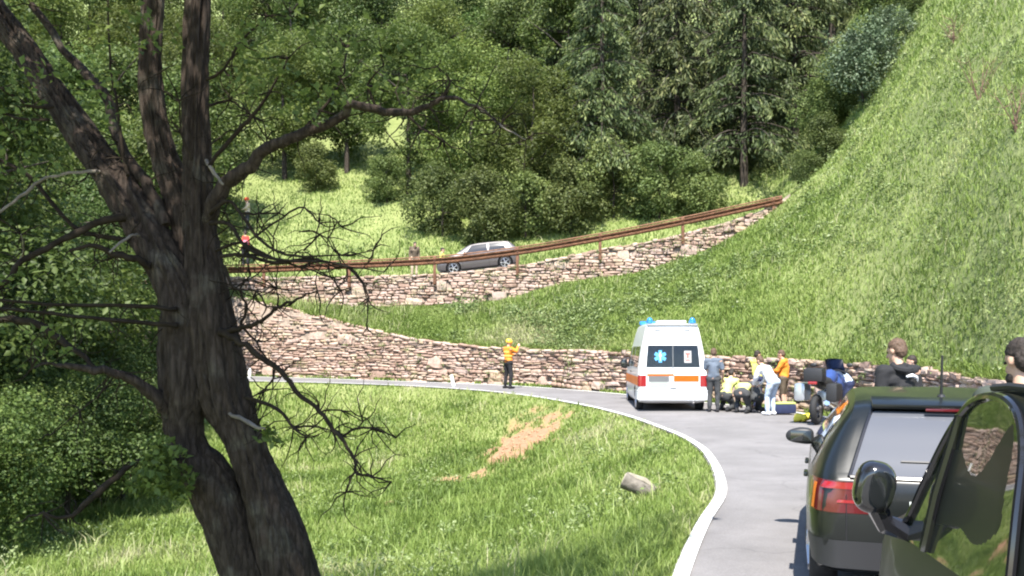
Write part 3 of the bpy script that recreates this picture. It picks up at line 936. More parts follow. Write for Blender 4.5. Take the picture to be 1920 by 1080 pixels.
def conifer_mesh(name, H, R0, seed, zlow=.12):
    """drooping tiers: every bough is a bent spine with hanging needle sprays"""
    rr = random.Random(seed)
    P, S, N, V_ = [], [], [], []
    spine = MB()
    z = H * zlow
    while z < H * .97:
        u = (z - H * zlow) / (H * (1 - zlow))
        L0 = R0 * (1 - u) ** .8 + .25
        for k in range(rr.randint(4, 6)):
            a = rr.random() * 6.283; L = L0 * rr.uniform(.7, 1.15)
            dirv = np.array([math.cos(a), math.sin(a)])
            pts = []
            for s in np.linspace(0, 1, 6):
                zz = z + L * (.18 * s - .55 * s * s) + rr.uniform(-.03, .03)
                pts.append(Vector((dirv[0] * L * s, dirv[1] * L * s, zz)))
            spine.tube(pts, [.045 * (1 - .8 * i / 5) * (L / R0 + .3) for i in range(6)], 4)
            n = int(150 * L / R0) + 20
            s = np.sqrt(rng.random(n)) * .98 + .02
            zz = z + L * (.18 * s - .55 * s * s)
            side = rng.normal(size=n) * .16 * L * (1.05 - s * .7)
            hang = -rng.random(n) ** 1.5 * .42 * (.5 + L / R0)
            p = np.stack([dirv[0] * L * s - dirv[1] * side, dirv[1] * L * s + dirv[0] * side, zz + hang - np.abs(side) * .25], 1)
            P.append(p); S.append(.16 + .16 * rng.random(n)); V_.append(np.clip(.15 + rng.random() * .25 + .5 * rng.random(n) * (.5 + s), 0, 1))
        z += H * rr.uniform(.022, .04)
    P = np.vstack(P); S = np.concatenate(S) * 1.5; v = np.concatenate(V_)
    n = len(P)
    # long narrow sprays that hang
    ax = rng.normal(size=(n, 3)) * .55 + np.array([0, 0, -1.0]); 
    ax[:, :2] += P[:, :2] / (np.linalg.norm(P[:, :2], axis=1)[:, None] + .3) * .55
    ax /= np.linalg.norm(ax, axis=1)[:, None]
    b = np.cross(ax, rng.normal(size=(n, 3))); b /= np.linalg.norm(b, axis=1)[:, None]
    w = S[:, None] * .13
    verts = np.stack([P, P + ax * S[:, None] * .5 + b * w, P + ax * S[:, None], P + ax * S[:, None] * .5 - b * w], 1).reshape(-1, 3)
    i = np.arange(n) * 4
    tris = np.concatenate([np.stack([i, i + 1, i + 2], 1), np.stack([i, i + 2, i + 3], 1)])
    return np_mesh(name, verts, tris, {'v': np.repeat(v, 4)}), spine.mesh(name + '_boughs')

PROTO = {}
for k in range(3):
    PROTO['broad%d' % k] = (crown_mesh('crown', rand_clumps(44, 3.5, 2.6, 10.4, .45, 1.5, 20 + k), 19000, .18), trunk_mesh('trunk', 9.0, .2, 30 + k), None, 'leaf_broad')
for k in range(2):
    PROTO['dark%d' % k] = (crown_mesh('crown', rand_clumps(44, 3.4, 1.5, 9.9, .45, 1.5, 40 + k), 19000, .18), trunk_mesh('trunk', 9.0, .19, 45 + k), None, 'leaf_dark')
for k in range(3):
    PROTO['bush%d' % k] = (crown_mesh('foliage', rand_clumps(30, 1.9, .25, 3.0, .22, .75, 50 + k, .9), 9500, .13), trunk_mesh('stem', 2.4, .06, 55 + k, 9, .12), None, 'leaf_bush')
for k in range(2):
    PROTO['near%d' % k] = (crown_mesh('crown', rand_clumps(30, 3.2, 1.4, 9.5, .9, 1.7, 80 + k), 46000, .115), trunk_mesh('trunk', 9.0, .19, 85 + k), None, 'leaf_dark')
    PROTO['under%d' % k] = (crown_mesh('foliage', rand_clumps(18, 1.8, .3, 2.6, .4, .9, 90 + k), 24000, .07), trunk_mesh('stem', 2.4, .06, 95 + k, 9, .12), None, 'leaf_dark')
PROTO['silver0'] = (crown_mesh('foliage', rand_clumps(30, 1.9, .3, 3.3, .2, .7, 61, .95), 8500, .12), trunk_mesh('stem', 2.8, .06, 62, 10, .12), None, 'leaf_silver')
for k in range(2):
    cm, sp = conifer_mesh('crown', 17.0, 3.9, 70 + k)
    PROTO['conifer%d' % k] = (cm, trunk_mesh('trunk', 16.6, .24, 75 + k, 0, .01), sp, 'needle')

def plant(kind, px, Y, label, cat, sc=1.0, group=None, near=False, name=None, sz=1.0, dz=0.0, rz=None):
    X = (px - CX) / F * Y
    z = float(meadow_z(np.array([X]), np.array([Y]))[0]) if near else float(hill_z(np.array([X]), np.array([Y]))[0])
    crown, trunk, boughs, mat = PROTO[kind]
    nm = name or {'conifer': 'conifer_tree', 'broad': 'broadleaf_tree', 'dark': 'dense_tree', 'bush': 'bush', 'silver': 'bush', 'near': 'dense_tree', 'under': 'bush'}[kind.rstrip('0123456789')]
    r = empty(nm, (X, Y, z + dz), random.random() * 6.28 if rz is None else rz)
    r.scale = (sc, sc, sc * sz)
    tag(r, label, cat, group)
    if not crown.materials: crown.materials.append(M[mat])
    if not trunk.materials: trunk.materials.append(M['bark_far'])
    link(bpy.data.objects.new('crown' if cat == 'tree' else 'foliage', crown), r)
    link(bpy.data.objects.new('trunk' if cat == 'tree' else 'stem', trunk), r)
    if boughs:
        if not boughs.materials: boughs.materials.append(M['bark_far'])
        link(bpy.data.objects.new('bough', boughs), r)
    return r

# conifers right of centre on the bank
for i, (px, Y, s, lb) in enumerate([
        (1130, 53, 1.0, 'dark conifer with drooping boughs, leftmost of the conifers above the guardrail'),
        (1270, 56, 1.1, 'tall dark conifer standing second from the left above the guardrail'),
        (1395, 52, 1.0, 'conifer with lit drooping lower boughs above the end of the guardrail'),
        (1490, 55, 1.05, 'rightmost conifer beside the silvery shrub at the edge of the grass slope')]):
    plant('conifer%d' % (i % 2), px, Y, lb, 'tree', s)
for px, Y in [(1060, 62), (1200, 63), (1330, 64), (1450, 65), (1560, 66), (1000, 70)]:
    plant('conifer%d' % (int(px) % 2), px, Y, 'conifer deep in the dark wood behind the front row of conifers', 'tree', 1.15, 'conifers deep in the wood')
# broadleaf trees on the bank left of the conifers
for i, (px, Y, s, lb) in enumerate([
        (1000, 52, .95, 'bright green broadleaf tree at the left edge of the dark conifers'),
        (885, 54, 1.05, 'broadleaf tree above the silver car on the bank'),
        (765, 57, 1.05, 'broadleaf tree on the bank left of the silver car'),
        (650, 61, 1.0, 'broadleaf tree behind the long bare right branch of the foreground tree'),
        (535, 60, 1.0, 'broadleaf tree on the bank just right of the foreground trunk')]):
    plant('broad%d' % (i % 3), px, Y, lb, 'tree', s, dz=-.4)
for j in range(34):
    px = -500 + 1700 * ((j * .618) % 1) ; Y = 60 + 26 * ((j * .414) % 1)
    if 440 < px < 780 and Y < 68: Y += 12
    plant(['broad0', 'dark0', 'broad1', 'dark1', 'broad2'][j % 5], px, Y, 'broadleaf tree deep in the wood on the hill above the upper road', 'tree', random.uniform(1.0, 1.35), 'trees deep in the wood')
# bushes along the bank
for i, (px, Y, s, k, lb) in enumerate([
        (905, 50.0, 1.25, 'bush0', 'large dark bush on the bank above the silver car roof'),
        (830, 51.5, 1.2, 'bush1', 'round bush up the bank left of the silver car roof'),
        (985, 50.5, 1.2, 'bush2', 'bush on the bank right of the silver car'),
        (1070, 50, 1.2, 'bush0', 'leafy bush below the leftmost conifer'),
        (1150, 51, 1.35, 'bush1', 'lit yellowish bush between the two left conifers'),
        (1235, 50, 1.3, 'bush2', 'lit bush in front of the second conifer'),
        (1310, 49.5, 1.0, 'bush0', 'low bush right above the middle of the guardrail'),
        (1620, 43.5, 1.15, 'silver0', 'silvery leaved shrub on the slope beyond the end of the guardrail'),
        (1508, 43.2, .55, 'bush2', 'small bush just beyond the end of the guardrail'),
        (1548, 43.6, .7, 'bush0', 'low bush on the crest left of the silvery shrub'),
        (1672, 44.5, .75, 'silver0', 'smaller silvery shrub upslope of the first one'),
        (1715, 46.5, .6, 'bush1', 'small bush high on the crest of the grass slope'),
        (1590, 46.0, 1.1, 'bush2', 'bush behind the silvery shrub at the wood edge'),
        (1660, 52, 1.3, 'bush0', 'bush at the top of the slope near the upper edge'),
        (1555, 47, 1.0, 'bush1', 'dark shrub between the rightmost conifer and the silvery shrub'),
        (725, 56, .9, 'bush2', 'bush at the top of the lit grass bank'),
        (590, 58, .9, 'bush0', 'bush at the top of the grass bank right of the foreground trunk')]):
    plant(k, px, Y, lb, 'bush', s)
# dense wood on the left, beyond and beside the foreground tree
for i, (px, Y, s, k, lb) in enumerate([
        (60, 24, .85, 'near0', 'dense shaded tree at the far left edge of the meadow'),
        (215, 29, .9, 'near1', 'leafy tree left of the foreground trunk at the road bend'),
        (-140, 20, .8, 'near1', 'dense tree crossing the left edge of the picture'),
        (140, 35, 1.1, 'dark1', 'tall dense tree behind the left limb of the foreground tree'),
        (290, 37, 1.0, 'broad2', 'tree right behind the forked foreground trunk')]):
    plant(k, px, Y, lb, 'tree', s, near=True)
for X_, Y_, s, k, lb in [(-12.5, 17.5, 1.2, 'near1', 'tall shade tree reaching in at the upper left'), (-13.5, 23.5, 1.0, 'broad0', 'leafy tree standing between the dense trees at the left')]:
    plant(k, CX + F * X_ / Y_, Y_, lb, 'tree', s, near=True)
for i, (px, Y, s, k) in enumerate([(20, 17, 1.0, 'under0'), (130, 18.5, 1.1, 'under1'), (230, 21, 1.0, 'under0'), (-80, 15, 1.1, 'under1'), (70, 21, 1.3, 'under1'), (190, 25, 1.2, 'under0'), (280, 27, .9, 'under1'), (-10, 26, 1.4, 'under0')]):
    o = plant(k, px, Y, 'shaded bush in the undergrowth left of the foreground tree', 'bush', s, 'bushes in the left undergrowth', near=True)
for j in range(10):
    px = -300 + 720 * ((j * .618) % 1); Y = 41.5 + 12 * ((j * .73) % 1)
    if 47 > Y > 41: Y += 6
    plant(['dark0', 'broad1', 'dark1'][j % 3], px, Y, 'dense tree on the bank behind the left part of the foreground tree', 'tree', random.uniform(.95, 1.2), 'trees on the bank at the left', dz=-.5)

# leafless reddish shrubs on the steep slope
random.seed(31)
for px, Y, h, lb in [(1835, 24, 1.5, 'dry leafless reddish shrub high on the grass slope'), (1905, 20, 1.2, 'dry leafless shrub on the slope at the right edge'), (1790, 30, 1.1, 'small dry shrub upslope of the larger leafless one')]:
    X = (px - CX) / F * Y
    t = empty('dry_shrub', (X, Y, float(hill_z(np.array([X]), np.array([Y]))[0]) - .05)); tag(t, lb, 'shrub')
    for k in range(9):
        mb = MB(); a = random.random() * 6.283; p = Vector((0, 0, 0)); d = Vector((math.cos(a) * .45, math.sin(a) * .45, 1)).normalized(); q = [p]
        for j in range(5):
            d = (d + Vector((random.gauss(0, .18), random.gauss(0, .18), .05))).normalized(); p = p + d * h / 5 * random.uniform(.7, 1.1); q.append(p)
        mb.tube(q, [.014, .012, .010, .008, .006, .003], 5)
        for j in range(5):
            b0 = q[random.randint(1, 4)]; e = b0 + Vector((random.gauss(0, .2), random.gauss(0, .2), random.uniform(.05, .3)))
            mb.tube([b0, e], [.006, .002], 4)
        mb.build('stem', M['dry_stem'], t)

# ------------------------------------------------------------------ foreground tree
TY = 6.6
def spline(pts, n=5):
    """catmull-rom through points (x,y,z,r)"""
    P = [np.array(p, float) for p in pts]
    P = [2 * P[0] - P[1]] + P + [2 * P[-1] - P[-2]]
    out = []
    for i in range(1, len(P) - 2):
        for t in np.linspace(0, 1, n, endpoint=False):
            a, b, c, d = P[i - 1], P[i], P[i + 1], P[i + 2]
            out.append(.5 * (2 * b + (c - a) * t + (2 * a - 5 * b + 4 * c - d) * t * t + (3 * b - a - 3 * c + d) * t ** 3))
    out.append(P[-2])
    return out
tree = empty('tree', PX(540, 1369, TY))
tag(tree, 'dark forked tree with bare twisted branches in the left foreground', 'tree')
TL = tree.location.copy()
def stem(name, pts, mat, y0=TY, dy=0.0, n=14, rough=.05, sub=6, wob=0.0):
    """pts: (px, py, width px[, extra depth])"""
    q = []
    for i, p in enumerate(pts):
        Y = y0 + dy * i / max(1, len(pts) - 1) + (p[3] if len(p) > 3 else 0)
        v = PX(p[0], p[1], Y) - TL
        q.append((v.x, v.y, v.z, max(.002, p[2] / F * Y / 2 * (.93 if name in ('trunk', 'limb') else 1))))
    s = spline(q, sub)
    mb = MB()
    if name in ('trunk', 'limb') and n >= 12:                 # deep ridged bark as relief
        n = 80; rings = []; ph = random.random() * 50; ln = 0.0
        upv = Vector((0.13, 0.97, 0.21)).normalized()
        s = spline(q, sub * 4)
        for i, p in enumerate(s):
            c0 = Vector(p[:3]); tt = (Vector(s[min(i + 1, len(s) - 1)][:3]) - Vector(s[max(i - 1, 0)][:3])).normalized()
            if i: ln += (c0 - Vector(s[i - 1][:3])).length
            u = (upv - tt * upv.dot(tt)).normalized(); w = tt.cross(u)
            an = np.arange(n) / n * 2 * math.pi
            kx = np.cos(an) * 2.6 + ph; ky = np.sin(an) * 2.6
            rid = 1 - np.abs(2 * fbm(kx * 1.05 + .3 * math.sin(ln * 5), ky * 1.05 + ln * 1.5, 3) - 1) * 3.2
            lump = fbm(kx * .5, ky * .5 + ln * 2.2, 3) - .5
            fine = fbm(kx * 4 + 9, ky * 4 + ln * 9, 2) - .5
            rad = p[3] * (1 + .22 * lump) + .020 * np.clip(rid, -1, 1) + .014 * fine
            rings.append([mb.bm.verts.new(c0 + (u * math.cos(a_) + w * math.sin(a_)) * r_) for a_, r_ in zip(an, rad)])
        for i in range(len(rings) - 1):
            for j in range(n):
                mb.bm.faces.new((rings[i][j], rings[i][(j + 1) % n], rings[i + 1][(j + 1) % n], rings[i + 1][j]))
        mb.bm.faces.new(list(reversed(rings[0]))); mb.bm.faces.new(rings[-1])
        return mb.build(name, M[mat], tree, True, 75)
    if wob: s = [x + np.array([random.gauss(0, wob), random.gauss(0, wob), random.gauss(0, wob), 0]) for x in s]
    mb.tube([x[:3] for x in s], [max(.0015, x[3]) for x in s], n, rough)
    return mb.build(name, M[mat], tree, True, 60)
# two stems from the foot that join into one trunk
stem('trunk', [(585, 1380, 150), (560, 1180, 120), (524, 1010, 98), (486, 900, 76), (466, 850, 70), (446, 800, 78), (415, 730, 96), (398, 640, 98), (388, 560, 88), (380, 480, 68), (374, 410, 58), (370, 330, 52), (367, 220, 46), (367, 107, 44), (369, 0, 42), (375, -150, 38), (390, -400, 26)], 'bark', TY, 0, 18, .06)
stem('trunk', [(545, 1380, 140, .1), (500, 1180, 120, .1), (446, 1010, 104, .08), (394, 900, 92, .05), (358, 850, 74, .03), (345, 800, 72, .02), (344, 730, 88, -.02), (345, 640, 90, 0), (345, 580, 88, 0), (330, 530, 84, 0), (292, 462, 76, .02), (238, 372, 66, .08), (172, 280, 56, .15), (112, 192, 49, .25), (55, 108, 45, .35), (-5, 25, 40, .45), (-80, -80, 34, .6), (-200, -260, 20, .8)], 'bark', TY, 0, 18, .06)
stem('limb', [(372, 560, 80, .08), (362, 470, 66, .12), (345, 400, 56, .15), (322, 335, 49, .18), (297, 260, 43, .2), (285, 180, 39, .2), (282, 107, 38, .2), (286, 0, 34, .2), (280, -160, 26, .2), (270, -360, 12, .2)], 'bark', TY, 0, 14, .06)
BR = [
    # (points, material, depth drift)
    ([(310, 420, 22), (270, 340, 22), (225, 270, 20), (195, 173, 18), (135, 112, 16), (60, 10, 12)], 'bark', .5),
    ([(240, 330, 8), (232, 296, 6), (216, 181, 5), (206, 112, 4), (203, 0, 3)], 'twig', .1),
    ([(185, 322, 7), (169, 320, 6), (86, 334, 6), (49, 361, 6), (0, 397, 5), (-60, 430, 3)], 'dead_twig', -.3),
    ([(250, 405, 16), (204, 410, 14), (155, 430, 14), (102, 458, 12), (41, 491, 11), (0, 540, 9), (-50, 600, 6)], 'twig', -.4),
    ([(250, 450, 10), (183, 442, 9), (134, 422, 8), (61, 336, 8), (0, 300, 6), (-60, 270, 4)], 'twig', .3),
    ([(280, 500, 15), (257, 487, 14), (220, 479, 12), (179, 462, 9), (130, 470, 5)], 'twig', -.3),
    ([(260, 440, 5), (244, 442, 5), (204, 475, 4)], 'dead_twig', -.2),
    ([(395, 320, 9), (397, 304, 8), (444, 247, 8), (473, 218, 7), (505, 173, 5), (540, 110, 3)], 'twig', -.2),
    ([(385, 420, 34), (401, 385, 30), (432, 336, 27), (469, 312, 25), (505, 275, 22), (558, 255, 20), (640, 218, 17), (660, 198, 16), (709, 206, 15), (762, 212, 13), (803, 200, 11), (836, 184, 8), (893, 200, 5), (930, 225, 2)], 'bark', -.9),
    ([(803, 200, 8), (832, 177, 6), (843, 150, 4), (820, 125, 2)], 'twig', -.1),
    ([(762, 212, 6), (790, 240, 4), (830, 262, 3)], 'twig', -.1),
    ([(709, 206, 6), (690, 160, 4), (720, 120, 3)], 'twig', -.1),
    ([(893, 200, 5), (940, 235, 4), (985, 262, 2)], 'dead_twig', -.1),
    ([(558, 255, 8), (600, 210, 6), (640, 150, 4), (650, 90, 3)], 'twig', .2),
    ([(395, 400, 9), (401, 393, 8), (428, 377, 7), (452, 401, 6), (481, 442, 6), (513, 467, 5), (550, 479, 5), (640, 479, 3), (700, 470, 2)], 'twig', -.4),
    ([(395, 418, 9), (403, 418, 8), (432, 422, 7), (464, 467, 6), (525, 487, 6), (640, 495, 4), (680, 530, 4), (690, 560, 3), (688, 610, 2)], 'twig', -.6),
    ([(452, 401, 5), (485, 401, 4), (525, 399, 3)], 'twig', -.1),
    ([(481, 442, 4), (534, 405, 4), (570, 389, 4), (599, 418, 3), (627, 426, 2)], 'twig', -.1),
    ([(570, 470, 4), (600, 440, 3), (640, 425, 2)], 'twig', -.1),
    ([(405, 470, 7), (450, 455, 6), (500, 480, 6), (560, 500, 4), (620, 520, 3)], 'twig', -.3),
    ([(415, 480, 8), (455, 478, 7), (520, 492, 7), (590, 486, 5), (650, 500, 4), (720, 510, 2)], 'twig', -.5),
    ([(420, 500, 7), (440, 540, 5), (480, 545, 4), (500, 575, 3)], 'twig', -.3),
    ([(415, 620, 16), (432, 630, 14), (452, 642, 12), (501, 679, 11), (530, 699, 10), (558, 736, 9), (599, 772, 8), (623, 805, 8), (640, 821, 7), (664, 858, 6), (668, 886, 5), (697, 894, 4), (734, 903, 2)], 'twig', -.6),
    ([(640, 821, 5), (664, 805, 5), (701, 803, 4), (742, 821, 2)], 'twig', -.1),
    ([(664, 886, 4), (648, 923, 2)], 'twig', -.05),
    ([(599, 772, 4), (640, 770, 3), (680, 790, 2)], 'twig', -.1),
    ([(415, 625, 12), (432, 621, 10), (456, 613, 9), (481, 607, 8), (517, 579, 6), (558, 560, 5), (595, 546, 3), (640, 545, 2)], 'twig', -.3),
    ([(515, 582, 4), (521, 571, 4), (519, 540, 2)], 'twig', -.1),
    ([(450, 613, 6), (462, 575, 5), (450, 545, 4), (470, 515, 2)], 'twig', -.1),
    ([(456, 615, 5), (480, 640, 4), (495, 665, 3), (520, 690, 2)], 'twig', -.2),
    ([(516, 690, 4), (512, 710, 4), (495, 730, 3), (470, 745, 2)], 'twig', -.1),
    ([(460, 745, 8), (477, 750, 7), (521, 768, 7), (550, 801, 5), (574, 821, 3)], 'twig', -.3),
    ([(550, 801, 4), (590, 800, 4), (623, 809, 2)], 'twig', -.1),
    ([(430, 776, 6), (452, 784, 8), (481, 801, 7), (497, 803, 3)], 'dead_twig', -.3),
    ([(330, 580, 9), (318, 579, 8), (244, 573, 8), (122, 571, 7), (0, 564, 6), (-80, 555, 4)], 'twig', -.5),
    ([(330, 610, 10), (318, 609, 9), (204, 599, 8), (81, 587, 7), (0, 579, 6), (-80, 575, 4)], 'twig', -.7),
    ([(325, 780, 34), (301, 752, 28), (261, 719, 20), (220, 699, 17), (163, 691, 14), (90, 683, 6), (60, 690, 3)], 'bark', -.6),
    ([(180, 690, 8), (140, 655, 11), (110, 634, 13), (73, 609, 14), (0, 597, 13), (-70, 590, 9)], 'twig', .4),
    ([(220, 699, 4), (190, 735, 3), (150, 770, 3), (95, 815, 2)], 'twig', -.1),
    ([(340, 860, 8), (322, 862, 8), (261, 866, 8), (228, 886, 10), (183, 927, 14), (134, 968, 8), (81, 964, 5), (30, 980, 2)], 'twig', -.5),
    ([(385, 300, 7), (402, 325, 7), (418, 345, 4)], 'dead_twig', -.15),
    ([(100, 200, 7), (60, 200, 6), (0, 165, 4)], 'twig', -.2),
    ([(90, 225, 6), (40, 222, 5), (0, 212, 3)], 'twig', .2),
    ([(388, 150, 7), (420, 130, 5), (450, 80, 4), (500, 30, 2)], 'twig', -.2),
    ([(385, 200, 6), (430, 190, 5), (470, 215, 3), (500, 260, 2)], 'twig', .3),
    ([(360, 300, 5), (340, 250, 4), (335, 190, 3), (310, 130, 2)], 'twig', -.3),
    ([(36, 490, 4), (44, 470, 4), (40, 440, 2)], 'dead_twig', -.3),
]
for pts, mat, dy in BR:
    big = max(p[2] for p in pts)
    y0 = TY - (.16 if pts[0][0] > 250 and mat != 'bark' and dy < 0 else .02)
    stem('branch' if big > 10 else 'twig', pts, mat, y0, dy, 9 if big > 10 else 6, .12, 4, .003 if big < 12 else .006)
# fine side twigs, one mesh
random.seed(21)
mb = MB()
for pts, mat, dy in BR:
    for k in range(len(pts) * 5):
        i = random.randint(1, len(pts) - 1); p = pts[i]
        if not (-60 < p[0] < 1000): continue
        if random.random() < .35: continue
        Y = TY + dy * i / len(pts)
        a = random.uniform(0, 6.283); L = random.uniform(15, 95)
        q = [PX(p[0], p[1], Y) - TL]
        x, y = p[0], p[1]
        for s in range(4):
            a += random.uniform(-.7, .7); x += math.cos(a) * L / 4; y += math.sin(a) * L / 4; Y += random.uniform(-.06, .06)
            q.append(PX(x, y, Y) - TL)
        mb.tube(q, [.006, .005, .004, .003, .0015], 4)
tag(mb.build('fine_twigs', M['twig'], tree), kind='stuff')
# the leaves it has left: sprays low on the left and at the tips, and the crown above the frame
def leaf_cloud(items, size):
    P, V_ = [], []
    for c, r, n in items:
        d = rng.normal(size=(n, 3)); d /= np.linalg.norm(d, axis=1)[:, None]
        rad = rng.random(n) ** .5
        P.append(np.array(c) + d * rad[:, None] * np.array(r)); V_.append(.1 + .6 * rng.random(n))
    P = np.vstack(P); v = np.concatenate(V_)
    return leaves(P, size * (.7 + .6 * rng.random(len(P))), v, .3, .6)
items = []
for px, py, n, r in [(300, 895, 90, .13), (330, 920, 70, .1), (265, 905, 60, .1), (320, 850, 70, .12), (280, 870, 60, .1), (300, 835, 50, .1), (340, 890, 60, .1), (500, 815, 30, .07), (520, 830, 16, .05)]:
    items.append((PX(px, py, TY - .35 + random.uniform(-.1, .1)) - TL, (r * 1.3, r, r), n))
for px, py, n, r in [(455, 150, 40, .16), (500, 120, 40, .18), (590, 140, 45, .2), (660, 120, 40, .2), (720, 160, 30, .16), (640, 180, 24, .14), (540, 190, 26, .14), (230, 150, 40, .18), (200, 210, 30, .15), (60, 150, 40, .2), (20, 230, 36, .18), (90, 310, 26, .16), (30, 330, 30, .16), (240, 60, 50, .2), (430, 60, 50, .2), (560, 60, 60, .25), (700, 60, 50, .22), (800, 100, 30, .18), (860, 150, 20, .14), (40, 640, 24, .14), (110, 660, 20, .12), (30, 520, 24, .14)]:
    for q in range(3):
        items.append((PX(px + random.gauss(0, 26), py + random.gauss(0, 20), TY - .4 + random.uniform(-.3, .3)) - TL, (r * 1.1, r, r * .45), n // 3))
v, f, a = leaf_cloud(items, .062)
tag(obj('leaf_spray', np_mesh('leaf_spray', v, f, {'v': a}), M['leaf_broad'], tree), kind='stuff')
items = []
crn = Vector((-2.5, TY, 1.0)) + sdir * 6.2  # unseen crown, shifted toward the sun so that it shades the trunk
random.seed(5)
for k in range(120):
    c = crn + Vector((random.gauss(0, 1.5), random.gauss(0, 1.3), random.gauss(0, .9)))
    if c.z < 5.3 - .0 * c.y: c.z = 5.3 + random.random() * 1.2
    items.append((c - TL, (.75, .75, .45), 210))
v, f, a = leaf_cloud(items, .12)
obj('crown', np_mesh('crown', v, f, {'v': a}), M['leaf_dark'], tree)

# ------------------------------------------------------------------ vehicles
simple('tyre', (.018, .018, .019), .8, noise=.2, nscale=20)
simple('rim_silver', (.55, .56, .58), .3, .9)
simple('rim_dark', (.12, .12, .13), .4, .7)
simple('plastic_black', (.022, .022, .024), .5)
simple('gloss_black', (.012, .012, .014), .12, coat=.6)
simple('paint_black', (.007, .0085, .008), .30, coat=.22)
simple('paint_green', (.007, .009, .008), .45, coat=.08)
simple('paint_silver', (.15, .138, .135), .35, .5, coat=.6)
simple('paint_white', (.78, .79, .80), .35, coat=.5)
simple('glass_dark', (.010, .012, .013), .05, spec=.8, ior=1.6)
simple('glass_side', (.012, .016, .013), .03, spec=1.0, ior=2.1)
simple('glass_sky_tone', (.085, .09, .105), .15, spec=.5)  # grey-blue sky reflection put into the base colour of the pane
simple('lamp_red', (.26, .012, .014), .18, coat=.8)
simple('lamp_red_dark', (.09, .008, .01), .2, coat=.8)
simple('lamp_amber', (.75, .16, .02), .2, coat=.5)
simple('lamp_clear', (.6, .62, .63), .12, coat=.8)
simple('orange_film', (.85, .20, .015), .45)
simple('chrome', (.7, .7, .7), .12, 1.0)
simple('plate', (.62, .66, .62), .5)
simple('blue_lamp', (.02, .20, .55), .15, coat=.8)
simple('star_blue', (.10, .38, .72), .5)
simple('sticker_white', (.8, .78, .77), .5)
simple('sticker_red', (.7, .15, .12), .5)
simple('grey_plastic', (.28, .29, .30), .5)

